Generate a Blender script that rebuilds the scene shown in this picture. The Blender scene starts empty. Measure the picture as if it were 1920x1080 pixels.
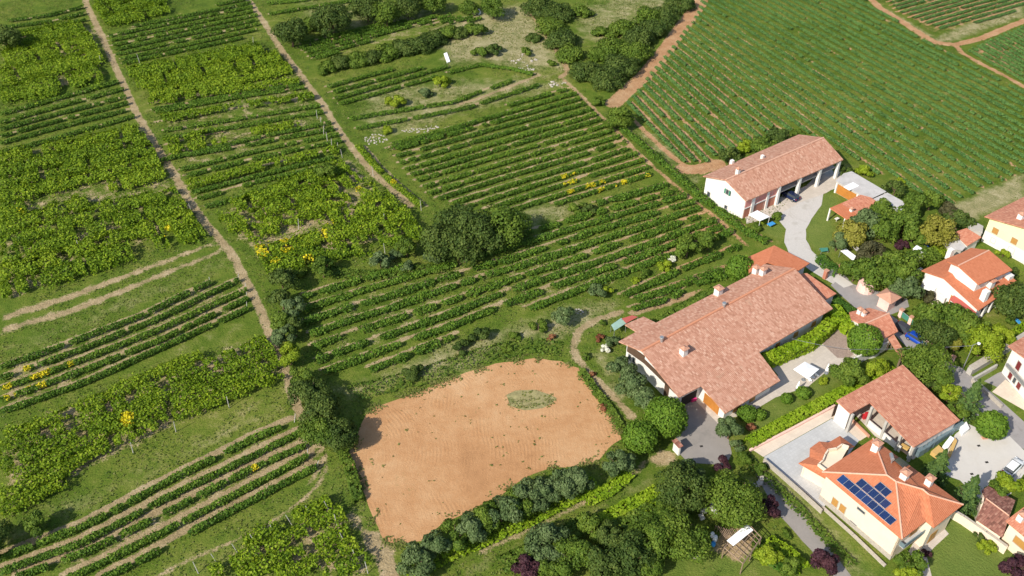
import bpy, math, random
import numpy as np
R=math.radians
rng=np.random.default_rng(7); random.seed(7)
# ---------------------------------------------------------------- camera, sky, sun
FPX=1770.0; PITCH=R(40.0); CAMH=115.0
scene=bpy.context.scene
cam=bpy.data.cameras.new('camera'); camo=bpy.data.objects.new('camera',cam); scene.collection.objects.link(camo)
cam.sensor_width=36; cam.lens=36*FPX/1920; cam.clip_end=9000; cam.clip_start=1
camo.location=(0,0,CAMH); camo.rotation_euler=(R(90)-PITCH,0,0); scene.camera=camo
SUN_EL=R(38); SUN_AZ=R(225)          # direction of the sun seen from the ground, from +X counter-clockwise
w=bpy.data.worlds.new('World'); scene.world=w; w.use_nodes=True
nt=w.node_tree; bg=nt.nodes['Background']; sky=nt.nodes.new('ShaderNodeTexSky')
sky.sky_type='NISHITA'; sky.sun_disc=False; sky.sun_elevation=SUN_EL; sky.sun_rotation=R(90)-SUN_AZ
sky.altitude=200; sky.air_density=1.2; sky.dust_density=1.5
nt.links.new(sky.outputs[0],bg.inputs[0]); bg.inputs[1].default_value=0.115
sl=bpy.data.lights.new('sun','SUN'); so=bpy.data.objects.new('sun',sl); scene.collection.objects.link(so)
sl.energy=4.3; sl.angle=R(0.55); sl.color=(1.0,0.93,0.80)
sd=np.array([math.cos(SUN_EL)*math.cos(SUN_AZ),math.cos(SUN_EL)*math.sin(SUN_AZ),math.sin(SUN_EL)])
from mathutils import Vector
so.rotation_euler=Vector(sd).to_track_quat('Z','Y').to_euler(); so.location=(-60,-60,90)
vs=scene.view_settings; vs.view_transform='Standard'; vs.look='None'; vs.exposure=0.45; vs.gamma=1; vs.use_curve_mapping=False
# ---------------------------------------------------------------- measuring helpers
sP,cP=math.sin(PITCH),math.cos(PITCH)
def ray(px,py):
    x=px-960.0;y=540.0-py
    return np.array([x,FPX*cP+y*sP,-FPX*sP+y*cP])
CAM=np.array([0,0,CAMH])
def G(px,py,h=0.0):
    d=ray(px,py); return CAM+d*((h-CAMH)/d[2])
def Gs(pts,h=0.0): return [G(a,b,h)[:2] for a,b in pts]
def mpp(py): return CAMH/(FPX*sP+(py-540)*cP)       # metres per photo pixel on the ground at that height of the picture
def proj(X,Y,Z=0.0):
    a=Y*cP-(Z-CAMH)*sP; b=Y*sP+(Z-CAMH)*cP
    return 960+FPX*X/a, 540-FPX*b/a
def plane(a,b,c):
    A,B,C=[G(*p) for p in (a,b,c)]
    n=np.cross(B-A,C-A); n/=np.linalg.norm(n)
    if n[2]<0:n=-n
    return n,A
def hit(px,py,pl):
    d=ray(px,py); n,A=pl
    return CAM+d*(np.dot(A-CAM,n)/np.dot(d,n))
def zat(pl,x,y):
    n,A=pl; return A[2]-(n[0]*(x-A[0])+n[1]*(y-A[1]))/n[2]
# value noise
_lat=rng.random((256,256))
def vnoise(x,y,s=1.0,seed=0):
    x=np.asarray(x,float)/s+seed*37.3+500; y=np.asarray(y,float)/s+seed*91.7+500
    xi=np.floor(x).astype(int); yi=np.floor(y).astype(int); fx=x-xi; fy=y-yi
    fx=fx*fx*(3-2*fx); fy=fy*fy*(3-2*fy)
    a=_lat[xi%256,yi%256]; b=_lat[(xi+1)%256,yi%256]; c=_lat[xi%256,(yi+1)%256]; d=_lat[(xi+1)%256,(yi+1)%256]
    return (a*(1-fx)+b*fx)*(1-fy)+(c*(1-fx)+d*fx)*fy
def fbm(x,y,s,seed=0): return .55*vnoise(x,y,s,seed)+.3*vnoise(x,y,s/2.1,seed+3)+.15*vnoise(x,y,s/4.3,seed+5)
def inpoly(x,y,poly):
    x=np.asarray(x);y=np.asarray(y);c=np.zeros(x.shape,bool);n=len(poly);j=n-1
    for i in range(n):
        xi,yi=poly[i][:2];xj,yj=poly[j][:2]
        if yi!=yj: c^=((yi>y)!=(yj>y))&(x<(xj-xi)*(y-yi)/(yj-yi)+xi)
        j=i
    return c
def segdist(x,y,a,b):
    ax,ay=a[:2];bx,by=b[:2];dx,dy=bx-ax,by-ay;L=dx*dx+dy*dy+1e-9
    t=np.clip(((x-ax)*dx+(y-ay)*dy)/L,0,1)
    return np.hypot(x-ax-t*dx,y-ay-t*dy)
def polydist(x,y,poly):               # positive inside
    d=np.full(np.shape(x),1e9)
    for i in range(len(poly)): d=np.minimum(d,segdist(x,y,poly[i],poly[(i+1)%len(poly)]))
    return np.where(inpoly(x,y,poly),d,-d)
# ---------------------------------------------------------------- object helpers
C=scene.collection
ROOT={}
def thing(name,label,cat,loc=(0,0,0),group=None):
    o=bpy.data.objects.new(name,None); C.objects.link(o); o.location=(float(loc[0]),float(loc[1]),float(loc[2])); o.empty_display_size=.5
    o['label']=label;o['category']=cat
    if group:o['group']=group
    ROOT[o]=np.array(loc,float); return o
def mk(name,verts,faces,mat,parent=None,smooth=False,uv=None):
    v=np.array(verts,float).reshape(-1,3)
    if parent is not None:
        v=v-ROOT[parent]
    me=bpy.data.meshes.new(name); me.from_pydata([tuple(p) for p in v],[],[tuple(int(i) for i in f) for f in faces]); 
    if uv is not None:
        l=me.uv_layers.new(name='UVMap'); l.data.foreach_set('uv',np.array(uv,np.float32).ravel())
    me.materials.append(mat); me.validate(); me.update()
    if smooth: me.polygons.foreach_set('use_smooth',[True]*len(me.polygons))
    o=bpy.data.objects.new(name,me); C.objects.link(o)
    if parent is not None:
        o.parent=parent; ROOT[o]=ROOT[parent]
    return o
def quads(name,v,tone,mat,parent=None,nper=4,yel=None):   # v: (N,nper,3)
    n=len(v); v=v.astype(np.float32).reshape(-1,3)
    if parent is not None: v=v-ROOT[parent].astype(np.float32)
    me=bpy.data.meshes.new(name); me.vertices.add(n*nper); me.vertices.foreach_set('co',v.ravel())
    me.loops.add(n*nper); me.loops.foreach_set('vertex_index',np.arange(n*nper,dtype=np.int32))
    me.polygons.add(n); me.polygons.foreach_set('loop_start',np.arange(0,n*nper,nper,dtype=np.int32))
    me.update(calc_edges=True)
    a=me.attributes.new('tone','FLOAT','FACE'); a.data.foreach_set('value',tone.astype(np.float32))
    if yel is not None:
        a=me.attributes.new('yel','FLOAT','FACE'); a.data.foreach_set('value',yel.astype(np.float32))
    me.materials.append(mat); o=bpy.data.objects.new(name,me); C.objects.link(o)
    if parent is not None: o.parent=parent; ROOT[o]=ROOT[parent]
    return o
def tag(o,label,cat,group=None,kind=None):
    if label:o['label']=label
    if cat:o['category']=cat
    if group:o['group']=group
    if kind:o['kind']=kind
    return o
class MB:
    def __init__(s): s.v=[];s.f=[]
    def add(s,v,f):
        b=len(s.v); s.v+= [tuple(p) for p in v]; s.f+=[tuple(b+i for i in q) for q in f]; return s
    def box(s,c,sx,sy,sz,ang=0.0,z0=None):      # c = centre of the base
        ca,sa=math.cos(ang),math.sin(ang); x,y,z=c
        pts=[]
        for zz in (z,z+sz):
            for a,b in ((-1,-1),(1,-1),(1,1),(-1,1)):
                lx,ly=a*sx/2,b*sy/2; pts.append((x+lx*ca-ly*sa,y+lx*sa+ly*ca,zz))
        return s.add(pts,[(0,3,2,1),(4,5,6,7),(0,1,5,4),(1,2,6,5),(2,3,7,6),(3,0,4,7)])
    def prism(s,poly,z0,z1):                    # poly ccw or cw, z1 may be list
        n=len(poly); z1=z1 if hasattr(z1,'__len__') else [z1]*n
        a=sum(poly[i][0]*poly[(i+1)%n][1]-poly[(i+1)%n][0]*poly[i][1] for i in range(n))
        if a<0: poly=poly[::-1]; z1=list(z1)[::-1]
        pts=[(p[0],p[1],z0) for p in poly]+[(p[0],p[1],z1[i]) for i,p in enumerate(poly)]
        f=[tuple(range(n))[::-1],tuple(range(n,2*n))]+[(i,(i+1)%n,n+(i+1)%n,n+i) for i in range(n)]
        return s.add(pts,f)
    def tube(s,a,b,r0,r1=None,n=8):
        r1=r0 if r1 is None else r1; a=np.array(a,float);b=np.array(b,float); d=b-a; d/=np.linalg.norm(d)+1e-9
        u=np.cross(d,[0,0,1.0]) if abs(d[2])<.9 else np.cross(d,[1.0,0,0]); u/=np.linalg.norm(u); w_=np.cross(d,u)
        pts=[a+r0*(math.cos(k*2*math.pi/n)*u+math.sin(k*2*math.pi/n)*w_) for k in range(n)]+[b+r1*(math.cos(k*2*math.pi/n)*u+math.sin(k*2*math.pi/n)*w_) for k in range(n)]
        return s.add(pts,[(k,(k+1)%n,n+(k+1)%n,n+k) for k in range(n)]+[tuple(range(n))[::-1],tuple(range(n,2*n))])
    def dome(s,c,r,rz,n=12,m=5,full=False):
        x,y,z=c;pts=[];f=[]
        lo=-math.pi/2 if full else 0
        for j in range(m+1):
            ph=lo+(math.pi/2-lo)*j/m
            for k in range(n):
                th=2*math.pi*k/n; pts.append((x+r*math.cos(ph)*math.cos(th),y+r*math.cos(ph)*math.sin(th),z+rz*math.sin(ph)))
        for j in range(m):
            for k in range(n): f.append((j*n+k,j*n+(k+1)%n,(j+1)*n+(k+1)%n,(j+1)*n+k))
        return s.add(pts,f)
    def obj(s,name,mat,parent=None,smooth=False): return mk(name,s.v,s.f,mat,parent,smooth)
# ---------------------------------------------------------------- materials
def newmat(name):
    m=bpy.data.materials.new(name); m.use_nodes=True; n=m.node_tree; b=n.nodes['Principled BSDF']; b.inputs['Specular IOR Level'].default_value=.3
    return m,n,b
def nd(n,t,**k):
    x=n.nodes.new(t)
    for a,v in k.items(): setattr(x,a,v)
    return x
def lk(n,a,b): n.links.new(a,b)
def noise(n,scale,detail=4,rough=.6,vec=None,dist=0):
    x=nd(n,'ShaderNodeTexNoise'); x.inputs['Scale'].default_value=scale; x.inputs['Detail'].default_value=detail; x.inputs['Roughness'].default_value=rough; x.inputs['Distortion'].default_value=dist
    if vec is not None: lk(n,vec,x.inputs['Vector'])
    return x.outputs['Fac']
def ramp(n,fac,stops,mode='LINEAR'):
    x=nd(n,'ShaderNodeValToRGB'); x.color_ramp.interpolation=mode
    e=x.color_ramp.elements
    while len(e)<len(stops): e.new(.5)
    for el,(p,c) in zip(e,stops): el.position=p; el.color=(*c,1) if len(c)==3 else c
    lk(n,fac,x.inputs[0]); return x.outputs[0]
def mixc(n,f,a,b,mode='MIX'):
    x=nd(n,'ShaderNodeMix',data_type='RGBA',blend_type=mode)
    for s,v in ((0,f),(6,a),(7,b)):
        if isinstance(v,(int,float)): x.inputs[s].default_value=v
        elif isinstance(v,tuple): x.inputs[s].default_value=(*v,1)
        else: lk(n,v,x.inputs[s])
    return x.outputs[2]
def mth(n,op,a,b=0.0,c=None):
    x=nd(n,'ShaderNodeMath',operation=op)
    for i,v in enumerate((a,b,c)):
        if v is None: continue
        if isinstance(v,(int,float)): x.inputs[i].default_value=v
        else: lk(n,v,x.inputs[i])
    return x.outputs[0]
def smooth(n,v,lo,hi):
    x=nd(n,'ShaderNodeMapRange',interpolation_type='SMOOTHSTEP'); lk(n,v,x.inputs[0]); x.inputs[1].default_value=lo; x.inputs[2].default_value=hi; return x.outputs[0]
def bump(n,b,h,strength=.4,dist=.1):
    x=nd(n,'ShaderNodeBump'); x.inputs['Strength'].default_value=strength; x.inputs['Distance'].default_value=dist; lk(n,h,x.inputs['Height']); lk(n,x.outputs[0],b.inputs['Normal'])
def pos(n): return nd(n,'ShaderNodeNewGeometry').outputs['Position']
def simple(name,col,rough=.7,var=.15,scale=1.5,metal=0,bumpd=0,stain=None):
    m,n,b=newmat(name); p=pos(n); f=noise(n,scale,5,.65,p); f2=noise(n,scale*6,3,.6,p)
    d=tuple(c*(1-var) for c in col); l=tuple(min(1,c*(1+var)) for c in col)
    c=ramp(n,mth(n,'ADD',mth(n,'MULTIPLY',f,.65),mth(n,'MULTIPLY',f2,.35)),[(.3,d),(.7,l)])
    if stain: c=mixc(n,smooth(n,noise(n,stain[1],5,.7,p,1.0),.52,.75),c,stain[0])
    lk(n,c,b.inputs['Base Color']); b.inputs['Roughness'].default_value=rough; b.inputs['Metallic'].default_value=metal
    if bumpd: bump(n,b,f2,.5,bumpd)
    return m
def leafmat(name,dark,mid,light,yellow=(.72,.60,.02),trans=.28):
    m,n,b=newmat(name); at=nd(n,'ShaderNodeAttribute',attribute_name='tone').outputs['Fac']; p=pos(n)
    ob=nd(n,'ShaderNodeObjectInfo').outputs['Random']
    f=mth(n,'ADD',mth(n,'MULTIPLY',at,.6),mth(n,'MULTIPLY',noise(n,.35,3,.6,p),.4))
    f=mth(n,'ADD',f,mth(n,'MULTIPLY',mth(n,'SUBTRACT',ob,.5),.12))
    c=ramp(n,f,[(.2,dark),(.5,mid),(.8,light)])
    ye=nd(n,'ShaderNodeAttribute',attribute_name='yel').outputs['Fac']
    c=mixc(n,ye,c,yellow)
    b.inputs['Roughness'].default_value=.65; b.inputs['Specular IOR Level'].default_value=.2
    lk(n,c,b.inputs['Base Color']); tr=nd(n,'ShaderNodeBsdfTranslucent'); lk(n,mixc(n,1.0,c,(1.0,1.0,.55),'MULTIPLY'),tr.inputs[0])
    mx=nd(n,'ShaderNodeMixShader'); mx.inputs[0].default_value=trans; lk(n,b.outputs[0],mx.inputs[1]); lk(n,tr.outputs[0],mx.inputs[2])
    lk(n,mx.outputs[0],n.nodes['Material Output'].inputs[0]); return m
M={}
M['vine']=leafmat('vine_leaves',(.035,.085,.010),(.095,.185,.018),(.18,.28,.026))
M['vine_right']=leafmat('vine_leaves_hillside',(.045,.12,.03),(.10,.21,.055),(.18,.29,.07))
M['pergola']=leafmat('vine_leaves_bright',(.055,.115,.007),(.155,.25,.011),(.28,.36,.018))
M['hedge_lime']=leafmat('hedge_leaves_lime',(.12,.22,.01),(.22,.34,.012),(.32,.42,.03))
M['hedge_dark']=leafmat('hedge_leaves_dark',(.03,.08,.012),(.06,.14,.015),(.12,.2,.03))
M['oak']=leafmat('leaves_dark_green',(.028,.06,.011),(.066,.11,.02),(.13,.175,.034))
M['green']=leafmat('leaves_mid_green',(.04,.085,.010),(.095,.16,.018),(.17,.235,.03))
M['olive']=leafmat('leaves_grey_green',(.05,.09,.03),(.10,.155,.052),(.17,.225,.09))
M['round']=leafmat('leaves_clipped',(.055,.12,.012),(.10,.19,.018),(.16,.26,.025))
M['lime']=leafmat('leaves_yellow_green',(.10,.17,.01),(.2,.28,.015),(.32,.38,.03))
M['autumn']=leafmat('leaves_olive_yellow',(.12,.12,.015),(.22,.22,.03),(.33,.3,.06))
M['purple']=leafmat('leaves_purple',(.02,.008,.014),(.05,.018,.028),(.09,.035,.04),trans=.15)
M['conifer']=leafmat('leaves_conifer',(.03,.07,.025),(.06,.12,.035),(.12,.19,.04))
M['brownbush']=leafmat('leaves_brown',(.04,.045,.02),(.08,.08,.035),(.13,.12,.05))
M['red']=leafmat('leaves_reddish',(.14,.05,.025),(.26,.10,.05),(.32,.17,.08))
M['whiteflower']=leafmat('white_blossom',(.5,.5,.4),(.7,.7,.62),(.85,.85,.8))
M['grass']=leafmat('grass_blades',(.045,.085,.012),(.09,.14,.02),(.2,.2,.06))
M['bark']=simple('bark',(.12,.08,.05),.9,.3,4)
M['wood']=simple('weathered_wood',(.24,.17,.12),.85,.3,3)
M['darkwood']=simple('dark_wood',(.09,.055,.035),.8,.25,3)
M['orangewood']=simple('orange_wood',(.42,.17,.035),.6,.2,2)
M['post']=simple('concrete_post',(.45,.43,.4),.8,.15,3)
M['white']=simple('white_plaster',(.70,.68,.65),.85,.05,.8,stain=((.62,.6,.56),.5))
M['cream']=simple('cream_plaster',(.72,.61,.48),.85,.05,.7,stain=((.66,.57,.45),.4))
M['yellow']=simple('yellow_plaster',(.80,.74,.42),.85,.05,.7)
M['pink']=simple('pink_plaster',(.62,.25,.22),.85,.12,.9,stain=((.5,.22,.19),.6))
M['palepink']=simple('pale_pink_plaster',(.78,.52,.46),.85,.1,.9,stain=((.6,.38,.33),.8))
M['brickred']=simple('red_brick',(.45,.18,.12),.85,.25,4)
M['concrete']=simple('concrete',(.42,.40,.37),.85,.12,1.0,stain=((.30,.28,.26),.4))
M['fibre']=simple('fibre_cement_roof',(.46,.44,.43),.85,.15,.8,stain=((.34,.33,.32),.5))
M['weeds']=simple('field_weeds',(.27,.24,.11),.95,.45,1.2,stain=((.10,.13,.03),.7),bumpd=.1)
M['stone']=simple('pale_stone',(.40,.36,.31),.85,.25,2.5)
M['dark']=simple('porch_shade_ash_drain',(.03,.027,.025),.9,.2,1)  # near-black for ash and drain covers, and for the painted porch shade
M['glass']=simple('window_glass',(.05,.06,.07),.12,.1,1)
M['brownshutter']=simple('brown_shutter',(.42,.22,.06),.6,.1,3)
M['greenshutter']=simple('green_shutter',(.05,.22,.15),.6,.1,3)
M['redshutter']=simple('dark_red_shutter',(.16,.025,.025),.6,.1,3)
M['metal']=simple('grey_metal',(.4,.41,.42),.4,.08,2,metal=.6)
M['bluegrey']=simple('blue_grey_metal',(.16,.22,.25),.5,.25,2,metal=.2)
M['redroof']=simple('red_sheet_roof',(.42,.10,.08),.5,.1,1)
M['greensheet']=simple('green_tarp',(.06,.22,.16),.6,.15,1)
M['tealsheet']=simple('pale_teal_sheet',(.28,.42,.36),.6,.15,1)
M['blue']=simple('blue_cover',(.01,.07,.42),.45,.1,1)
M['bluelt']=simple('light_blue_plastic',(.05,.28,.6),.4,.1,1)
M['whitefab']=simple('white_fabric',(.86,.86,.87),.8,.02,2)
M['carwhite']=simple('white_car_paint',(.8,.8,.8),.25,.02,1)
M['carblue']=simple('navy_car_paint',(.012,.02,.06),.2,.05,1)
M['carbright']=simple('blue_car_paint',(.01,.06,.4),.25,.05,1)
M['carbeige']=simple('dark_car_paint',(.05,.05,.06),.25,.05,1)
M['tyre']=simple('rubber',(.02,.02,.02),.9,.1,2)
M['lampred']=simple('tail_lamp_red',(.4,.01,.01),.3,.05,2)
M['terracotta']=simple('terracotta',(.48,.25,.17),.8,.2,3)
M['yellowbox']=simple('yellow_board',(.55,.36,.13),.6,.12,2)
M['redplastic']=simple('red_plastic',(.5,.03,.04),.4,.1,2)
M['magenta']=simple('magenta_plastic',(.6,.04,.2),.4,.1,2)
def tilemat(name,cols,scatter,pu=.24,pv=.42,ridge=.5,moss=None):
    m,n,b=newmat(name); uv=nd(n,'ShaderNodeUVMap').outputs[0]; sp=nd(n,'ShaderNodeSeparateXYZ'); lk(n,uv,sp.inputs[0])
    u=mth(n,'DIVIDE',sp.outputs[0],pu); v=mth(n,'DIVIDE',sp.outputs[1],pv)
    cx=nd(n,'ShaderNodeCombineXYZ'); lk(n,mth(n,'FLOOR',u),cx.inputs[0]); lk(n,mth(n,'FLOOR',v),cx.inputs[1])
    wn=nd(n,'ShaderNodeTexWhiteNoise',noise_dimensions='2D'); lk(n,cx.outputs[0],wn.inputs[0])
    p=pos(n); f=mth(n,'ADD',mth(n,'MULTIPLY',wn.outputs[0],scatter),mth(n,'MULTIPLY',noise(n,2.6,6,.8,p),1-scatter))
    c=ramp(n,f,[(.18,cols[0]),(.42,cols[1]),(.62,cols[2]),(.85,cols[3])])
    big=noise(n,.25,4,.6,p); c=mixc(n,mth(n,'MULTIPLY',smooth(n,big,.5,.7),.45),c,cols[1])
    if moss: c=mixc(n,mth(n,'MULTIPLY',smooth(n,noise(n,.6,6,.75,p),.55,.72),.55),c,moss)
    fu=mth(n,'FRACT',u); fv=mth(n,'FRACT',v)
    groove=mth(n,'MULTIPLY',smooth(n,mth(n,'ABSOLUTE',mth(n,'SUBTRACT',fu,.5)),.36,.5),ridge)   # the joint between tile courses
    lap=mth(n,'MULTIPLY',smooth(n,fv,.86,1.0),ridge*.6)
    c=mixc(n,mth(n,'MINIMUM',mth(n,'ADD',groove,lap),.8),c,tuple(x*.45 for x in cols[1]))
    lk(n,c,b.inputs['Base Color']); b.inputs['Roughness'].default_value=.85
    hgt=mth(n,'ADD',mth(n,'SINE',mth(n,'MULTIPLY',fu,math.pi)),mth(n,'MULTIPLY',fv,.3)); bump(n,b,hgt,.6,.05)
    return m
M['tile_old']=tilemat('old_terracotta_tiles',((.33,.15,.095),(.455,.225,.15),(.52,.28,.195),(.64,.43,.325)),.45,.30,.5,.28,moss=(.44,.29,.20))
M['tile_mixed']=tilemat('mottled_terracotta_tiles',((.34,.13,.08),(.46,.19,.12),(.52,.235,.15),(.64,.39,.27)),.4,.30,.5,.22)
M['tile_orange']=tilemat('orange_roof_tiles',((.42,.13,.06),(.49,.165,.08),(.52,.18,.09),(.56,.21,.11)),.35,.3,.4,.25)
M['tile_brown']=tilemat('brown_roof_tiles',((.16,.07,.05),(.24,.10,.075),(.29,.13,.095),(.36,.19,.14)),.7,.3,.45,.4)
M['tile_light']=tilemat('pale_orange_tiles',((.42,.15,.09),(.52,.20,.12),(.57,.24,.15),(.62,.3,.2)),.5,.3,.45,.35)
def solar():
    m,n,b=newmat('solar_cells'); p=nd(n,'ShaderNodeUVMap').outputs[0]
    br=nd(n,'ShaderNodeTexBrick'); br.offset=0; br.inputs['Scale'].default_value=1; br.inputs['Brick Width'].default_value=.16; br.inputs['Row Height'].default_value=.16; br.inputs['Mortar Size'].default_value=.008
    lk(n,p,br.inputs[0]); ob=nd(n,'ShaderNodeObjectInfo').outputs['Random']
    br.inputs['Mortar'].default_value=(.05,.08,.18,1)
    c=ramp(n,ob,[(0,(.007,.02,.085)),(.5,(.005,.015,.06)),(.8,(.018,.022,.075)),(1,(.006,.035,.14))]); lk(n,c,br.inputs['Color1']); lk(n,c,br.inputs['Color2'])
    lk(n,br.outputs[0],b.inputs['Base Color']); b.inputs['Roughness'].default_value=.15; b.inputs['Specular IOR Level'].default_value=.5; return m
M['solar']=solar()
def paving(name,col,size,var=.12,line=.75,rot=.64):
    m,n,b=newmat(name); mp=nd(n,'ShaderNodeMapping'); mp.inputs['Rotation'].default_value=(0,0,-rot); lk(n,pos(n),mp.inputs[0])
    br=nd(n,'ShaderNodeTexBrick'); br.inputs['Scale'].default_value=1; br.inputs['Brick Width'].default_value=size; br.inputs['Row Height'].default_value=size; br.inputs['Mortar Size'].default_value=.012*1.5; br.offset=.5
    lk(n,mp.outputs[0],br.inputs[0]); br.inputs['Color1'].default_value=(*[c*(1-var) for c in col],1); br.inputs['Color2'].default_value=(*[min(1,c*(1+var)) for c in col],1); br.inputs['Mortar'].default_value=(*[c*line for c in col],1)
    f=noise(n,.5,6,.7,pos(n)); c=mixc(n,mth(n,'MULTIPLY',smooth(n,f,.45,.7),.3),br.outputs[0],tuple(c*.75 for c in col))
    lk(n,c,b.inputs['Base Color']); b.inputs['Roughness'].default_value=.85; return m
M['pave_grey']=paving('grey_terrace_paving',(.46,.46,.46),.5,.05,.85)
M['pave_beige']=paving('beige_paving',(.64,.54,.44),.5,.05,.9)
M['pave_court']=paving('courtyard_paving',(.52,.46,.40),.6,.06,.85)
M['pave_brown']=paving('brown_cobble_paving',(.33,.25,.21),.25,.15,.7)
M['gravel']=simple('pale_gravel',(.50,.47,.44),.95,.12,2.5,stain=((.40,.37,.33),.25),bumpd=.03)
M['asphalt']=simple('grey_asphalt',(.27,.245,.225),.9,.08,.6,stain=((.21,.195,.18),.2),bumpd=.02)
M['lane']=simple('old_asphalt',(.29,.27,.265),.9,.12,.8,stain=((.22,.2,.19),.3))
M['yardwhite']=simple('pale_concrete_yard',(.54,.51,.475),.9,.06,.4,stain=((.52,.48,.43),.3))
# ================================================================ the setting
TRACKS=[ # (photo points, width m, strength)
 ([(150,-30),(165,15),(185,55),(205,100),(232,160),(255,210),(285,262),(322,318),(350,370),(385,418),(430,470),(463,530),(492,590),(515,650),(540,705),(555,760),(575,795)],1.9,.95),
 ([(575,795),(596,835),(601,865),(592,890),(575,912)],.7,.9),
 ([(585,800),(610,850),(611,880),(600,905),(580,925),(545,955),(500,985),(430,1018),(330,1062),(260,1100)],.8,.85),
 ([(450,-20),(470,5),(492,38),(520,82),(548,120),(580,162),(605,195),(625,228),(643,255),(668,288),(700,325),(735,355),(770,385)],1.8,.95),
 ([(860,196),(905,182),(950,165),(1010,141)],1.6,.8),
 ([(1050,143),(1085,175),(1120,210),(1160,250),(1200,290),(1240,325),(1290,368),(1345,410),(1400,460)],1.2,.9),
 ([(1038,150),(1075,182),(1110,218),(1150,258),(1190,298)],.9,.7),
 ([(985,10),(1000,30),(1030,75),(1055,110),(1065,135),(1050,145)],2.2,.75),
 ([(1320,-15),(1312,8),(1290,35),(1262,75),(1235,110),(1205,145),(1165,180),(1150,195)],4.2,1.15),
 ([(1185,222),(1225,262),(1265,298),(1290,315)],1.6,.9),
 ([(1280,318),(1310,318),(1345,308)],4.0,1.0),
 ([(1625,-10),(1650,15),(1690,40),(1730,66),(1755,80),(1790,84),(1840,72),(1880,55),(1930,35)],2.2,1.1),
 ([(1790,84),(1805,100),(1840,120),(1880,140),(1930,168)],1.6,.95),
 ([(1165,585),(1120,598),(1085,620),(1075,645),(1080,670),(1110,705),(1140,735),(1170,765),(1185,782)],2.0,.75),
 ([(1405,478),(1330,540),(1260,556),(1200,570),(1150,582)],.7,.5),
 ([(1160,575),(1230,540),(1300,515),(1360,495)],.8,.55),
 ([(1210,865),(1195,885),(1150,915),(1110,935),(1050,965),(980,1000),(900,1035)],1.7,.6),
 ([(700,1010),(720,1045),(735,1085)],3.0,.8),
]
SOILP=[ # (photo polygon, strength, feather m)
 ([(1165,588),(1250,560),(1320,540),(1290,562),(1235,580),(1190,592)],.95,.8),
 ([(555,805),(590,815),(595,855),(585,880),(560,870)],.9,1.2),
 ([(0,588),(120,552),(400,452),(408,458),(130,566),(0,606)],.78,1.2),
 ([(0,612),(130,576),(412,466),(420,474),(140,590),(0,628)],.78,1.2),
 ([(1205,860),(1240,840),(1275,850),(1270,870),(1230,878)],.8,1.2),
 ([(640,960),(665,950),(690,985),(740,1020),(750,1085),(720,1085),(690,1040)],.8,1.5),
 ([(1350,990),(1400,985),(1425,1010),(1385,1060),(1330,1030)],.8,1.0),
 ([(1205,935),(1255,915),(1262,925),(1215,948)],.9,.5),
 ([(655,255),(735,245),(745,290),(690,290)],.35,2),
 ([(870,480),(960,462),(880,500),(760,520)],.6,2),
 ([(460,820),(560,785),(585,850),(400,1000),(160,1085),(0,1085),(0,1060)],.5,3),
 ([(600,560),(900,470),(1350,430),(1150,540),(800,640),(620,690)],.40,3),
 ([(745,270),(1080,170),(1230,330),(1000,390),(800,370)],.36,3),
 ([(1183,190),(1325,5),(1640,-10),(1920,165),(1920,330),(1750,385),(1580,300),(1380,280),(1300,312)],.30,2),
 ([(1655,0),(1920,-20),(1920,20),(1750,70)],.5,2),([(1800,96),(1920,45),(1920,150)],.45,2),
 ([(0,200),(215,155),(245,190),(0,262)],.42,3),([(200,50),(460,0),(480,60),(230,122)],.42,3),([(555,85),(840,30),(930,38),(590,112)],.45,2),
 ([(610,150),(840,122),(830,140),(640,195)],.42,2),([(0,680),(400,520),(470,570),(0,790)],.5,2),
 ([(0,70),(190,40),(200,150),(0,190)],.52,2),([(0,290),(280,230),(370,420),(0,580)],.50,2),([(0,800),(500,620),(540,700),(0,970)],.58,2),
 ([(390,1085),(440,1020),(640,930),(710,1085)],.58,2),([(400,400),(660,290),(790,440),(500,510)],.56,2),([(240,130),(520,80),(640,240),(340,330)],.46,3),
]
DRYP=[ ([(820,60),(880,20),(990,5),(1030,70),(1060,130),(980,130),(900,115),(840,120)],.68,4),
 ([(1075,20),(1150,-10),(1290,-10),(1210,60),(1120,90),(1080,70)],.45,4),
 ([(1100,120),(1160,185),(1200,150),(1250,80),(1300,10),(1330,0),(1200,175),(1150,200)],.35,3),
 ([(650,160),(860,150),(1050,135),(960,190),(700,225)],.45,4),([(550,0),(820,0),(800,60),(560,60)],.38,4),
 ([(1100,560),(1160,570),(1120,610),(1060,640),(960,640),(900,690),(660,745),(640,730),(820,650),(1000,600)],.55,3),
 ([(1650,10),(1760,85),(1920,30),(1920,-10),(1850,25),(1755,72)],.75,2),
 ([(1790,385),(1920,325),(1920,375),(1850,400),(1800,420)],.8,2),([(1230,250),(1290,318),(1320,330),(1300,345),(1180,240)],.5,2),
 ([(660,215),(1080,140),(1060,165),(880,212),(740,260),(690,250)],.45,3),
 ([(0,640),(420,475),(440,500),(0,700)],.3,4),([(0,800),(460,590),(480,615),(0,815)],.3,4),([(0,985),(540,730),(550,780),(0,1040)],.32,4),
 ([(980,380),(1100,370),(1100,400),(960,440)],.45,3),([(1390,850),(1490,910),(1640,1080),(1560,1085),(1460,930),(1400,880)],.5,2),
 ([(860,1080),(1150,930),(1230,880),(1235,900),(1100,970),(950,1060)],.4,2),([(1100,660),(1150,640),(1190,760),(1160,790)],.4,2)]
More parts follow.
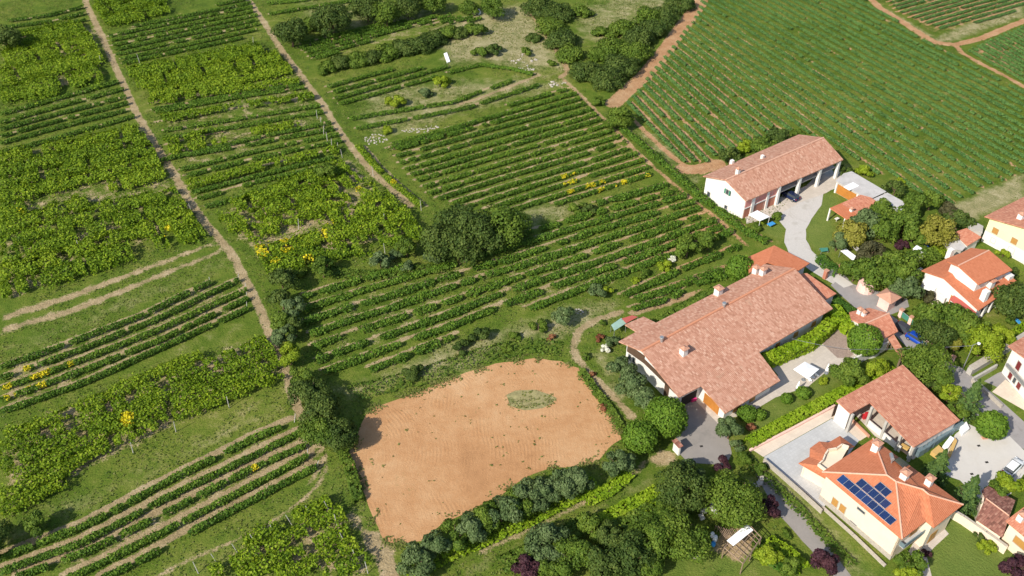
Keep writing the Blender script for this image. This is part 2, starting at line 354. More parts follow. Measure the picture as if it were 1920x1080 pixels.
LAWN=[([(1520,375),(1545,360),(1580,372),(1560,395),(1560,425),(1575,470),(1540,478),(1515,455),(1512,425),(1530,392)],.9,.5),
 ([(1740,1085),(1790,965),(1910,1040),(1930,1085)],.95,.4),([(1700,940),(1800,955),(1910,1050),(1860,1085),(1730,1085)],.9,.4),
 ([(1450,720),(1600,672),(1640,672),(1420,812),(1405,800)],.6,.4),([(1815,705),(1850,690),(1905,750),(1900,770)],.85,.4),
 ([(1420,1000),(1500,1085),(1100,1085),(1300,1030)],.55,2),([(1440,420),(1473,425),(1465,450),(1430,435)],.6,.4),
 ([(700,960),(640,880),(560,930),(300,1085),(500,1085)],.25,3),([(1190,560),(1380,480),(1320,530),(1250,560)],.5,1),
 ([(1500,900),(1660,1085),(1600,1085),(1400,860)],.35,1)]
def axis(lo,hi,step,far):
    a=list(np.arange(lo,hi+1e-6,step)); g=step; out=[]; x=hi
    while x<far: g*=1.5; x+=g; out.append(x)
    g=step; x=lo; pre=[]
    while x>-far: g*=1.5; x-=g; pre.append(x)
    return np.array(pre[::-1]+a+out)
gx=axis(-165,165,.55,3500); gy=axis(68,285,.55,3500)
nx,ny=len(gx),len(gy); X,Y=np.meshgrid(gx,gy); Xf=X.ravel();Yf=Y.ravel()
soil=np.zeros(Xf.size);dry=np.zeros(Xf.size);lawn=np.zeros(Xf.size)
core=(np.abs(Xf)<170)&(Yf>66)&(Yf<290)
def paint(arr,box,fn):
    x0,x1,y0,y1=box
    k=np.where((Xf>x0)&(Xf<x1)&(Yf>y0)&(Yf<y1)&core)[0]
    if len(k): arr[k]=np.maximum(arr[k],fn(Xf[k],Yf[k]))
def paint_line(arr,a,b,hw,s,fe=.7):
    m=hw+fe+1
    paint(arr,(min(a[0],b[0])-m,max(a[0],b[0])+m,min(a[1],b[1])-m,max(a[1],b[1])+m),lambda x,y:s*np.clip((hw+fe-segdist(x,y,a,b))/(2*fe),0,1))
def paint_poly(arr,pts,s,fe):
    q=Gs(pts);xs=[p[0] for p in q];ys=[p[1] for p in q]
    paint(arr,(min(xs)-fe,max(xs)+fe,min(ys)-fe,max(ys)+fe),lambda x,y:s*np.clip((polydist(x,y,q)+fe)/(2*fe),0,1))
for pts,wd,s in TRACKS:
    q=Gs(pts)
    for a,b in zip(q,q[1:]): paint_line(soil,a,b,wd/2,s)
for pts,s,fe in SOILP: paint_poly(soil,pts,s,fe)
for pts,s,fe in DRYP: paint_poly(dry,pts,s,fe)
for pts,s,fe in LAWN: paint_poly(lawn,pts,s,fe)
# ---- vine rows: direction lines and outlines measured on the ground
WORDS=('first second third fourth fifth sixth seventh eighth ninth tenth eleventh twelfth thirteenth fourteenth fifteenth sixteenth seventeenth eighteenth nineteenth').split()
TENS={20:'twent',30:'thirt',40:'fort',50:'fift',60:'sixt',70:'sevent',80:'eight'}
def ordinal(n):
    if n<20: return WORDS[n-1]
    t,u=n//10*10,n%10
    return TENS[t]+'ieth' if u==0 else TENS[t]+'y-'+WORDS[u-1]
def clip(o,d,poly):
    ts=[]
    for i in range(len(poly)):
        a=poly[i];b=poly[(i+1)%len(poly)];e=b-a
        den=d[0]*e[1]-d[1]*e[0]
        if abs(den)<1e-9: continue
        t=((a[0]-o[0])*e[1]-(a[1]-o[1])*e[0])/den; s=((a[0]-o[0])*d[1]-(a[1]-o[1])*d[0])/den
        if 0<=s<1: ts.append(t)
    ts.sort(); return [(ts[i],ts[i+1]) for i in range(0,len(ts)-1,2)]
def leaves_at(P,nrm,size,aspect=1.0,flat=.55):
    n=len(P); nn=nrm+rng.normal(0,flat,(n,3)); nn/=np.linalg.norm(nn,axis=1)[:,None]+1e-9
    r=rng.normal(0,1,(n,3)); u=np.cross(nn,r); u/=np.linalg.norm(u,axis=1)[:,None]+1e-9; v=np.cross(nn,u)
    s=size*rng.uniform(.6,1.3,n)[:,None]*.5; u=u*s; v=v*s*aspect
    bend=nn*s*.35
    return np.stack([P-u-v*.6,P+u*.9-v-bend,P+u+v*.7,P-u*.7+v-bend],1)
SEED=[0]
def row_mesh(name,pts,style,parent=None,yels=(),mat=None):
    """pts: world xy polyline; style: dict(w,h,dens,size,gap,wob)"""
    SEED[0]+=1; sd=SEED[0]
    pts=np.array(pts,float); seg=np.diff(pts,axis=0); L=np.hypot(seg[:,0],seg[:,1]); tot=L.sum()
    n=int(tot*style['dens']); 
    if n<6: return None
    t=rng.random(n)*tot; cum=np.concatenate([[0],np.cumsum(L)]); k=np.clip(np.searchsorted(cum,t,side='right')-1,0,len(L)-1)
    f=(t-cum[k])/L[k]; c=pts[k]+seg[k]*f[:,None]; dr=seg[k]/L[k][:,None]; nr=np.stack([-dr[:,1],dr[:,0]],1)
    plant=vnoise(t,np.full(n,sd*13.7),style.get('pl',1.3),2)           # one vine after another
    keep=vnoise(t,np.full(n,sd*5.1),style.get('gl',3.0),9)>style['gap']
    keep&=plant>.18
    va=style.get('var',1.); wd=style['w']*(.93-.38*va+.75*va*plant); hh=style['h']*(.93-.21*va+.42*va*plant)
    a=rng.uniform(-.35,math.pi+.35,n); rr=np.sqrt(rng.uniform(.25,1,n))
    lat=np.cos(a)*rr*wd/2; zz=style['h']*.48+np.sin(a)*rr*(hh-style['h']*.48)
    zz=np.maximum(zz,.12)
    shoot=rng.random(n)<style.get('shoot',.05); lat=np.where(shoot,lat*1.7,lat); zz=np.where(shoot,zz*1.15,zz)
    wob=(vnoise(t,np.full(n,sd*3.3),9,4)-.5)*style.get('wob',.3)
    c=c+nr*(lat+wob)[:,None]
    P=np.column_stack([c,zz]); N=np.column_stack([nr*np.cos(a)[:,None]*.8,np.abs(np.sin(a))*.7+.25])
    if 'hole' in style: keep&=(.6*vnoise(P[:,0],P[:,1],2.3,41)+.4*vnoise(P[:,0],P[:,1],.95,43))>style['hole']
    P=P[keep];N=N[keep]; 
    tone=np.clip(.5+ (P[:,2]/style['h']-.75)*.25+rng.normal(0,.2,len(P)),0,1)  # leaf tone also gets paler towards the top of the row
    yel=np.zeros(len(P))
    for (yx,yy,yr) in yels:
        d=np.hypot(P[:,0]-yx,P[:,1]-yy); yel=np.maximum(yel,((d<yr)&(rng.random(len(P))<.7)).astype(float)*rng.uniform(.7,1,len(P)))
    q=leaves_at(P,N,style['size'],1.0,.5)
    return quads(name,q,tone,mat or M[style['mat']],parent,yel=yel if len(yels) else None)
HEDGE=dict(var=.55,w=1.05,h=1.2,dens=84,size=.29,gap=.03,mat='vine')
HEDGEN=dict(var=.6,w=1.05,h=1.35,dens=110,size=.26,gap=.02,mat='vine')
BROKEN=dict(w=1.6,h=1.35,dens=86,size=.30,gap=.13,mat='vine',pl=1.8,gl=2.6,wob=.6)
HILL=dict(var=.3,w=1.0,h=.95,dens=84,size=.24,gap=.02,mat='vine_right',pl=1.0,gl=3.5,wob=.2)
PERG=dict(w=2.9,h=2.1,dens=135,size=.33,hole=.29,gap=.07,mat='pergola',pl=1.6,gl=3.6,wob=1.5,shoot=.12)
PERGN=dict(PERG,dens=165,size=.28)
PERGO=dict(PERG,dens=130,gap=.12,hole=.34)
TREEROW=dict(w=3.4,h=4.2,dens=90,size=.6,gap=.08,mat='green',pl=3.2,gl=5,wob=1.2)
YEL=[(G(a,b,1.6)[0],G(a,b,1.6)[1],r*.75) for a,b,r in [(40,397,1.3),(316,442,1.2),(312,425,.8),(40,688,1.6),(68,700,1.5),(84,690,.9),(48,716,1.4),(108,676,.9),(12,722,1.3),(75,715,1.0),(238,783,1.6),(240,790,1.2),(234,778,1.0),(484,462,1.4),(492,472,1.6),(498,455,1.0),(534,450,1.4),(538,465,1.6),(516,490,1.2),(578,485,1.3),(606,432,1.2),(608,442,1.0),(618,415,1.1),(479,475,1.2),(672,352,1.2),(690,340,.9),(740,335,1.3),(1060,325,1.5),(1068,338,1.8),(1080,325,1.8),(1095,320,1.4),(1070,352,1.4),(1108,342,1.6),(1088,335,1.2),(1150,355,1.4),(1130,335,1.1),(1170,335,1.0),(1207,300,1.2),(1220,326,1.5),(1235,322,1.2),(1192,322,1.2),(1128,350,1.3),(1160,343,1.0),(1258,482,1),(130,676,.7),(15,735,1.4),(60,706,1.0),(480,878,1.0),(476,872,.8)]]
NROW=[0]
def vine_block(poly,ref,step,style,place,desc,group,ref2=None,jit=.12,soff=1.5,soilw=.42,sstr=0.,sbase=.78):
    """poly/ref in photo pixels; step=(p,q,count): rows equally spaced from p to q on the ground"""
    hh=style['h']*.6
    q=[np.array(p) for p in Gs(poly,hh)]; a,b=[np.array(G(*p,hh)[:2]) for p in ref]; d=(b-a)/np.linalg.norm(b-a)
    p0,p1=[np.array(G(*p,hh)[:2]) for p in step[:2]]; sv=(p1-p0)/step[2]
    if ref2 is not None:
        a2,b2=[np.array(G(*p,hh)[:2]) for p in ref2]; d2=(b2-a2)/np.linalg.norm(b2-a2)
        nn=np.array([-d[1],d[0]]); k2=np.dot(a2-p0,nn)/np.dot(sv,nn)
    i=-80; got=[]
    for i in range(-90,160):
        o=p0+sv*i; dd=d
        if ref2 is not None:
            f=i/k2; f=max(-.3,min(1.2,f)); dd=d*(1-f)+d2*f; dd/=np.linalg.norm(dd)
        for k,(t0,t1) in enumerate(clip(o,dd,q)):
            if t1-t0<4: continue
            got.append((i,o,dd,t0+rng.uniform(-.4,.4),t1+rng.uniform(-.5,.5)))
    idx=sorted(set(g[0] for g in got)); order={v:n+1 for n,v in enumerate(idx)}
    seen={}
    for (i,o,dd,t0,t1) in got:
        n=max(2,int((t1-t0)/6)); ts=np.linspace(t0,t1,n+1)
        nn=np.array([-dd[1],dd[0]]); off=rng.normal(0,jit); ph=rng.random()*9
        pts=[o+dd*t+nn*(off+.12*math.sin(t/11+ph)) for t in ts]
        ys=[y for y in YEL if segdist(np.array([y[0]]),np.array([y[1]]),pts[0],pts[-1])[0]<2.2]
        ob=row_mesh('vine_row',pts,style,yels=ys)
        if ob is None: continue
        NROW[0]+=1
        nth=ordinal(order[i]); seen[i]=seen.get(i,0)+1
        ex='' if seen[i]==1 else (', right part' if seen[i]==2 else ', last part')
        tag(ob,f'{desc}, {nth} row {place}{ex}','vine row',group)
        if soilw: 
            for a_,b_ in zip(pts,pts[1:]): paint_line(soil,a_+nn*soff*(1 if nn[1]>0 else -1),b_+nn*soff*(1 if nn[1]>0 else -1),soilw,sbase+sstr*max(0,1-order[i]/22)+.3*rng.random(),.45)
def rows(list_,style,place,desc,group,soilw=.42):
    """rows given one by one as photo polylines"""
    for n,pl in enumerate(list_):
        hh=style['h']*.6; pts=[np.array(G(*p,hh)[:2]) for p in pl]
        out=[]
        for a,b in zip(pts,pts[1:]):
            k=max(1,int(np.linalg.norm(b-a)/6)); out+= [a+(b-a)*j/k for j in range(k)]
        out.append(pts[-1])
        ys=[y for y in YEL if min(segdist(np.array([y[0]]),np.array([y[1]]),a,b)[0] for a,b in zip(out,out[1:]))<2.2]
        ob=row_mesh('vine_row',out,style,yels=ys)
        if ob is None: continue
        NROW[0]+=1; tag(ob,f'{desc}, {ordinal(n+1)} row {place}' if len(list_)>1 else f'{desc} {place}','vine row',group)
        if soilw:
            for a,b in zip(out,out[1:]):
                d=(b-a)/(np.linalg.norm(b-a)+1e-6); nn=np.array([-d[1],d[0]])
                if nn[1]<0: nn=-nn
                paint_line(soil,a+nn*1.45,b+nn*1.45,soilw,.95,.45)
def pergola(poly,ref,style,n,place,group='bright trellised vine strips'):
    """a broad strip of trained vines: n parallel rows grown together"""
    q=[np.array(p) for p in Gs(poly,1.2)]; a,b=[np.array(G(*p,1.2)[:2]) for p in ref]; d=(b-a)/np.linalg.norm(b-a); nn=np.array([-d[1],d[0]])
    s=[np.dot(p-a,nn) for p in q]; lo,hi=min(s),max(s); st=(hi-lo)/n; k=0
    for i in range(n):
        o=a+nn*(hi-st*(i+.5))
        segs=[s_ for s_ in clip(o,d,q) if s_[1]-s_[0]>3]
        if not segs: continue
        k+=1
        for j,(t0,t1) in enumerate(segs):
            m=max(2,int((t1-t0)/5)); pts=[o+d*t for t in np.linspace(t0,t1,m+1)]
            ys=[y for y in YEL if segdist(np.array([y[0]]),np.array([y[1]]),pts[0],pts[-1])[0]<3]
            stl=dict(style,w=st*.98,dens=style['dens']*st/2.9)
            ob=row_mesh('vine_row',pts,stl,yels=ys)
            if ob: NROW[0]+=1; tag(ob,f'bushy vine row, {ordinal(k)} {place}'+(', far piece' if j else ''),'vine row',group)
# -- middle vineyard, upper half
vine_block([(735,268),(880,217),(1068,163),(1090,185),(1200,290),(1225,330),(1060,378),(985,398),(900,392),(822,374),(800,360),(755,310)],
 ((752,277),(1020,202)),((752,277),(752,318),3),HEDGE,'in the vineyard above the dark oaks','dark green vine hedge','vine rows of the middle vineyard')
# -- middle vineyard, lower half
vine_block([(985,428),(1130,375),(1240,340),(1290,368),(1360,424),(1385,442),(1250,480),(1180,522),(1060,560),(960,585),(880,618),(820,650),(700,690),(620,712),(588,660),(570,595),(568,548),(700,500),(870,490)],
 ((960,545),(1180,478)),((1000,430),(1000,530),5),BROKEN,'in the vineyard above the bare field','ragged green vine bushes','vine rows of the lower middle vineyard',ref2=((640,665),(860,585)))
rows([[(1190,560),(1240,545),(1300,523),(1380,497)],[(1185,578),(1245,560),(1310,530),(1370,512)],[(1170,552),(1240,520),(1290,500),(1385,462)]],BROKEN,'behind the long tiled farmhouse','loose garden vine hedge','vine rows behind the long farmhouse')
# -- big hillside vineyard on the right
vine_block([(1176,192),(1240,112),(1300,38),(1322,-12),(1610,-12),(1650,18),(1725,66),(1775,92),(1935,172),(1935,318),(1850,345),(1780,385),(1705,362),(1650,325),(1580,285),(1500,248),(1400,262),(1330,300),(1275,305)],
 ((1172,192),(1277,305)),((1178,190),(1316,14),18),HILL,'from the left in the big hillside vineyard','dense vine hedge','vine rows of the big hillside vineyard',ref2=((1600,243),(1727,328)),jit=.06,soilw=.36,soff=1.2,sstr=.4,sbase=.6)
vine_block([(1655,-12),(1935,-30),(1935,8),(1850,38),(1762,52),(1690,22)],((1755,52),(1858,22)),((1663,13),(1758,53),8),HILL,'in the top right plot beyond the track','neat straight vine hedge','vine rows of the top right plot',jit=.05)
vine_block([(1808,96),(1935,40),(1935,160)],((1810,98),(1920,160)),((1810,98),(1865,70),7),HILL,'in the small plot at the right edge','close dark green vine hedge','vine rows of the small right edge plot',jit=.05)
# -- left terraces, beyond the first track
LG='vine rows of the left terraces'
rows([[(15,38),(90,28),(155,12)],[(12,50),(90,40),(158,24)],[(10,64),(90,52),(160,36)]],HEDGE,'in the top left corner plot','dark green vine row',LG)
rows([[(0,213),(110,183),(222,152)],[(0,229),(110,198),(232,165)],[(0,242),(110,212),(236,180)],[(0,255),(110,225),(240,191)],[(0,268),(110,238),(245,203)],[(0,286),(120,254),(252,216)]],HEDGE,'below the topmost bushy plot on the left','narrow green vine row',LG)
rows([[(0,688),(130,642),(260,592),(395,528)],[(0,708),(150,654),(300,594),(447,523)],[(0,728),(150,673),(300,616),(462,541)],[(0,749),(150,694),(300,636),(463,558)],[(0,772),(140,722),(300,652),(463,577)]],HEDGEN,'of five below the grassy bank on the left','narrow dark vine row',LG,.5)
rows([[(0,1046),(150,988),(300,908),(480,818),(552,788)],[(0,1072),(150,1018),(300,938),(480,850),(562,809)],[(30,1082),(160,1035),(320,955),(480,873),(575,833)],[(125,1085),(200,1050),(340,978),(480,905),(577,852)],[(190,1085),(260,1052),(380,985),(500,922),(593,873)]],HEDGEN,'of five in the bottom left plot','long even vine row',LG,.75)
pergola([(0,85),(60,55),(150,42),(185,85),(195,125),(190,150),(100,158),(0,186)],((0,150),(190,105)),PERG,4,'in the topmost bushy plot on the left')
pergola([(0,298),(60,275),(250,232),(285,270),(312,330),(150,352),(0,372)],((0,330),(290,262)),PERG,5,'in the second bushy plot on the left')
pergola([(0,382),(130,383),(330,345),(360,400),(385,438),(280,458),(150,502),(0,562)],((0,480),(340,380)),PERGO,6,'in the third bushy plot on the left')
pergola([(0,812),(130,757),(300,692),(420,650),(480,622),(506,640),(527,692),(440,748),(250,832),(150,880),(70,935),(0,968)],((0,900),(480,690)),PERGN,6,'in the large bushy plot at lower left')
pergola([(385,1085),(430,1030),(540,960),(612,938),(640,948),(655,1000),(695,1050),(708,1085)],((420,1060),(640,960)),PERGN,6,'in the bottom bushy plot below the double track')
# -- terraces between the two tracks
MG='vine rows between the two dirt tracks'
pergola([(170,-8),(322,-8),(310,15),(245,38),(198,44),(180,20)],((180,30),(310,0)),PERG,3,'in the plot touching the top edge')
vine_block([(203,62),(330,25),(462,-5),(482,30),(486,62),(232,122),(215,95)],((213,83),(480,27)),((213,83),(213,122),4),HEDGE,'in the upper plot between the tracks','narrow green vine row',MG)
pergola([(240,135),(310,112),(485,86),(530,108),(552,134),(450,150),(290,180),(262,166)],((260,155),(520,105)),PERG,3,'in the wide strip between the tracks')
rows([[(278,190),(420,168),(560,150)],[(290,225),(430,200),(588,178)]],dict(PERG,w=2.4),'across the upper terraces between the tracks','thick bushy vine row',MG)
rows([[(292,210),(430,184),(570,163)],[(300,245),(450,222),(600,196)],[(310,258),(450,236),(606,208)],[(285,205),(425,180),(560,157)],[(300,300),(460,262),(620,228)],[(320,294),(470,270),(625,240)],[(360,360),(500,324),(625,294)],[(385,387),(500,354),(620,322)],[(338,318),(480,282),(635,250)],[(345,330),(480,296),(640,262)]],HEDGE,'across the terraces between the tracks','thin green vine row',MG)
rows([[(308,268),(360,255),(418,243)],[(318,285),(370,272),(425,262)],[(470,246),(520,238),(560,230)]],PERGO,'on the terrace halfway between the tracks','short bushy vine row',MG)
rows([[(350,345),(480,310),(632,275)]],dict(PERG,w=2.6),'across the terraces above the yellow-flecked plot','thick bright bushy vine row',MG)
rows([[(370,372),(480,340),(600,312)]],HEDGE,'just above the yellow-flecked plot','thin broken vine row',MG)
pergola([(400,402),(470,368),(540,332),(640,300),(668,330),(640,385),(480,445),(430,432)],((410,410),(640,325)),PERG,3,'above the gap in the yellow-flecked plot')
pergola([(478,456),(560,425),(640,398),(690,345),(735,372),(785,412),(790,440),(700,462),(600,482),(500,508),(485,490)],((480,475),(780,395)),PERG,4,'below the gap in the yellow-flecked plot')
# -- terraces right of the second track
TG='vine rows on the upper middle terraces'
vine_block([(556,84),(650,55),(760,36),(840,28),(935,36),(800,46),(700,72),(592,112)],((575,98),(795,42)),((575,98),(575,118),3),HEDGE,'on the terrace above the thick tree hedge','even green vine row',TG)
vine_block([(606,150),(700,132),(842,120),(832,138),(700,178),(637,195)],((640,193),(815,143)),((640,193),(640,180),1),HEDGE,'on the terrace below the thick tree hedge','even green vine row',TG)
rows([[(655,222),(760,205),(850,190),(960,150)],[(668,240),(790,218),(880,200),(1010,158)],[(840,135),(900,120),(960,128),(1000,138)],[(500,5),(560,0),(640,-10)],[(505,25),(570,14),(660,0)],[(725,278),(830,250),(900,225),(960,208)]],HEDGE,'down on the scrubby terraces','thin irregular vine row',TG)
rows([[(672,272),(700,305),(740,345),(790,385)]],dict(HEDGE,w=1.8,mat='pergola'),'beside the second dirt track','leafy vine hedge running downhill',TG)
rows([[(1150,225),(1200,265),(1250,310),(1300,355),(1350,395),(1400,432),(1440,452)]],dict(BROKEN,w=2.2,gap=.12),'between the farm path and the white-gabled farmhouse','long leafy vine hedge',TG)
# ---------------------------------------------------------------- ground sheet
def groundmat():
    m,n,b=newmat('fields'); p=pos(n)
    A=lambda k: nd(n,'ShaderNodeAttribute',attribute_name=k).outputs['Fac']
    n1=noise(n,.035,5,.6,p);n2=noise(n,.35,6,.7,p);n3=noise(n,3.2,5,.7,p);n4=noise(n,.12,5,.65,p)
    g=mth(n,'ADD',mth(n,'MULTIPLY',n1,.35),mth(n,'ADD',mth(n,'MULTIPLY',n2,.35),mth(n,'MULTIPLY',n3,.3)))
    grass=ramp(n,g,[(.35,(.045,.08,.010)),(.46,(.088,.14,.016)),(.55,(.15,.18,.03)),(.64,(.29,.26,.10))])
    lawnc=ramp(n,g,[(.35,(.095,.15,.028)),(.55,(.15,.195,.042)),(.7,(.24,.25,.08))])
    c=mixc(n,A('lawn'),grass,lawnc)
    dryc=ramp(n,mth(n,'ADD',mth(n,'MULTIPLY',n2,.5),mth(n,'MULTIPLY',n3,.5)),[(.35,(.12,.15,.05)),(.5,(.30,.27,.13)),(.65,(.48,.42,.27))])
    dm=smooth(n,mth(n,'ADD',mth(n,'MULTIPLY',A('dry'),.75),mth(n,'ADD',mth(n,'MULTIPLY',n2,.5),mth(n,'MULTIPLY',n4,.35))),.55,.95)
    c=mixc(n,dm,c,dryc)
    sx=nd(n,'ShaderNodeSeparateXYZ'); lk(n,p,sx.inputs[0])
    red=smooth(n,mth(n,'ADD',sx.outputs[0],mth(n,'MULTIPLY',sx.outputs[1],.15)),35,70)
    f=mth(n,'ADD',mth(n,'MULTIPLY',n2,.55),mth(n,'MULTIPLY',n3,.45))
    tan=ramp(n,f,[(.35,(.20,.15,.075)),(.52,(.36,.275,.155)),(.68,(.52,.43,.28))])
    rd=ramp(n,f,[(.35,(.34,.16,.07)),(.52,(.48,.25,.13)),(.68,(.56,.38,.22))])
    so_=mixc(n,mth(n,'MULTIPLY',red,.75),tan,rd)
    sm=smooth(n,mth(n,'ADD',A('soil'),mth(n,'ADD',mth(n,'MULTIPLY',mth(n,'SUBTRACT',n2,.5),1.0),mth(n,'MULTIPLY',mth(n,'SUBTRACT',n3,.5),.6))),.42,.66)
    c=mixc(n,sm,c,so_)
    lk(n,c,b.inputs['Base Color']); b.inputs['Roughness'].default_value=.95; b.inputs['Specular IOR Level'].default_value=.1
    bump(n,b,mth(n,'ADD',n3,mth(n,'MULTIPLY',noise(n,1.1,4,.6,p),.6)),.9,.25); return m
me=bpy.data.meshes.new('ground'); nv=nx*ny
co=np.zeros((nv,3),np.float32); co[:,0]=Xf; co[:,1]=Yf
me.vertices.add(nv); me.vertices.foreach_set('co',co.ravel())
ii=(np.arange(ny-1)[:,None]*nx+np.arange(nx-1)[None,:]).ravel(); fq=np.stack([ii,ii+1,ii+1+nx,ii+nx],1).astype(np.int32)
me.loops.add(fq.size); me.loops.foreach_set('vertex_index',fq.ravel()); me.polygons.add(len(fq)); me.polygons.foreach_set('loop_start',np.arange(0,fq.size,4,dtype=np.int32)); me.update(calc_edges=True)
for k,v in (('soil',soil),('dry',dry),('lawn',lawn)):
    a=me.attributes.new(k,'FLOAT','POINT'); a.data.foreach_set('value',v.astype(np.float32))
me.materials.append(groundmat()); go=bpy.data.objects.new('ground',me); C.objects.link(go); go['kind']='structure'
# ---------------------------------------------------------------- bare ploughed field
def ploughmat():
    m,n,b=newmat('ploughed_soil'); p=pos(n)
    n1=noise(n,.06,5,.6,p);n2=noise(n,.5,5,.7,p);n3=noise(n,5,4,.7,p)
    f=mth(n,'ADD',mth(n,'MULTIPLY',n1,.5),mth(n,'ADD',mth(n,'MULTIPLY',n2,.3),mth(n,'MULTIPLY',n3,.2)))
    c=ramp(n,f,[(.33,(.32,.165,.075)),(.46,(.44,.235,.11)),(.56,(.505,.295,.15)),(.68,(.56,.37,.21))])
    def rings(cx,cy,sc,di):
        mp=nd(n,'ShaderNodeMapping'); mp.inputs['Location'].default_value=(-cx,-cy,0); lk(n,p,mp.inputs[0])
        wv=nd(n,'ShaderNodeTexWave',wave_type='RINGS',rings_direction='Z',wave_profile='SIN'); wv.inputs['Scale'].default_value=sc; wv.inputs['Distortion'].default_value=di; wv.inputs['Detail'].default_value=2; wv.inputs['Detail Scale'].default_value=.4; lk(n,mp.outputs[0],wv.inputs[0]); return wv.outputs['Fac']
    c1=G(860,840);c2=G(1010,830)
    w1=rings(c1[0]-22,c1[1]-2,.55,4.5); w2=rings(c2[0]+24,c2[1]+6,.5,5)
    pick=smooth(n,noise(n,.045,2,.5,p),.47,.53); w_=mixc(n,pick,w1,w2)
    c=mixc(n,mth(n,'MULTIPLY',smooth(n,w_,.55,1.0),mth(n,'MULTIPLY',smooth(n,noise(n,.10,5,.7,p),.44,.60),.20)),c,(.40,.205,.10))
    weed=smooth(n,mth(n,'ADD',mth(n,'MULTIPLY',noise(n,1.4,6,.8,p),.65),mth(n,'MULTIPLY',noise(n,.09,3,.6,p),.35)),.585,.66)
    c=mixc(n,mth(n,'MULTIPLY',weed,.6),c,(.16,.17,.06))
    lk(n,c,b.inputs['Base Color']); b.inputs['Roughness'].default_value=.95; b.inputs['Specular IOR Level'].default_value=.1
    bump(n,b,mth(n,'ADD',mth(n,'MULTIPLY',w_,mth(n,'MULTIPLY',smooth(n,noise(n,.16,4,.65,p),.45,.62),.12)),mth(n,'MULTIPLY',mth(n,'ADD',n3,noise(n,1.3,5,.8,p)),.5)),1.0,.16); return m
M['plough']=ploughmat()
def sheet(name,px,z,mat,jit=0,step=1.0,label=None,thick=.0):
    q=Gs(px); out=[]
    for i in range(len(q)):
        a,b=q[i],q[(i+1)%len(q)]; L=np.linalg.norm(b-a); k=max(1,int(L/step)) if jit else 1
        for j in range(k):
            p=a+(b-a)*j/k
            if jit: p=p+(np.array([vnoise(p[0],p[1],3.1,1),vnoise(p[0],p[1],3.1,2)])-.5)*2*jit+(np.array([vnoise(p[0],p[1],.9,3),vnoise(p[0],p[1],.9,4)])-.5)*jit
            out.append(tuple(p))
    m=MB()
    if thick: m.prism(out,-.02,z)
    else: m.add([(x,y,z) for x,y in out],[tuple(range(len(out)))] if sum(out[i][0]*out[(i+1)%len(out)][1]-out[(i+1)%len(out)][0]*out[i][1] for i in range(len(out)))>0 else [tuple(range(len(out)))[::-1]])
    o=m.obj(name,mat); o['kind']='structure'
    if label:o['label']=label
    SHEETS.append((out)); return o
SHEETS=[]
FIELD=[(655,858),(662,830),(690,775),(705,762),(780,735),(860,705),(930,682),(1000,672),(1050,676),(1085,690),(1120,745),(1150,785),(1166,825),(1140,840),(1118,868),(1075,875),(1030,878),(985,895),(940,925),(905,950),(870,965),(830,985),(790,1015),(760,1020),(722,1018),(700,975),(684,930),(668,888)]
sheet('ploughed_field',FIELD,.012,M['plough'],.28,1.2,'bare orange-brown ploughed field')
# ================================================================ trees, shrubs, hedges
PAL={'oak':('oak','dark green'),'green':('green','mid green'),'olive':('olive','grey-green'),'round':('round','clipped green'),'lime':('lime','yellow-green'),
 'autumn':('autumn','olive-yellow'),'purple':('purple','dark purple'),'conifer':('conifer','green conifer'),'brown':('brownbush','brown-leaved'),'red':('red','reddish'),'white':('whiteflower','white-flowering')}
def crown_quads(c,r,rz,kind,shape,near):
    """c = crown centre; leaves lie on many small lobes spread through an ellipsoid"""
    size=(.25 if near else .34)*(1.0 if r>1.6 else .75)
    r=r*1.1; rz=rz*1.08; n=int(min(14000,max(200,(4*math.pi*r*r)/(size*size)*2.7)))
    if shape=='ball':
        d=rng.normal(0,1,(n,3)); d/=np.linalg.norm(d,axis=1)[:,None]
        nz=vnoise(d[:,0]*3+d[:,2]*2+c[0],d[:,1]*3+c[1],.55,1); rad=(.86+.2*nz)*rng.uniform(.84,1.0,n)
        P=d*rad[:,None]*[r,r,rz]; N=d; sh=nz
    elif shape=='cone':
        L=rz*2; t=rng.random(n)**.75; th=rng.random(n)*2*math.pi; tier=.75+.25*np.sin(t*26+c[0]); arm=.72+.28*np.cos(th*7+np.floor(t*8)*1.3)
        rad=(1.04-t)*0+ (1-t)**.8*r*tier*arm*rng.uniform(.6,1,n)
        P=np.stack([np.cos(th)*rad,np.sin(th)*rad,-rz+ t*L],1); N=np.stack([np.cos(th)*.8,np.sin(th)*.8,np.full(n,.6)],1); sh=arm
    else:
        k=int(np.clip(r*r*2.0,9,46)); lob=rng.normal(0,1,(k,3)); lob/=np.linalg.norm(lob,axis=1)[:,None]; lob*=(rng.uniform(.35,.86,k)**.8)[:,None]
        lob[:,2]=np.abs(lob[:,2])*1.05-.42; lr=rng.uniform(.26,.42,k); w_=lr**2; w_/=w_.sum()
        idx=rng.choice(k,n,p=w_); d=rng.normal(0,1,(n,3)); d/=np.linalg.norm(d,axis=1)[:,None]; d[:,2]=np.where(rng.random(n)<.6,np.abs(d[:,2]),d[:,2])
        P=(lob[idx]+d*lr[idx][:,None]*rng.uniform(.75,1.08,n)[:,None])*[r,r,rz]; N=d*.9+P/np.linalg.norm([r,r,rz])*.5; sh=rng.random(k)[idx]*.6+.2
    tone=np.clip(.2+.46*sh+.2*(P[:,2]/rz)*.4+rng.normal(0,.16,n)+.12,0,1)  # crown light painted into the leaf tone, by lobe, bulge and height
    P=P+c
    ok=P[:,2]>.05
    return leaves_at(P[ok],N[ok],size,1.0,.45),tone[ok]
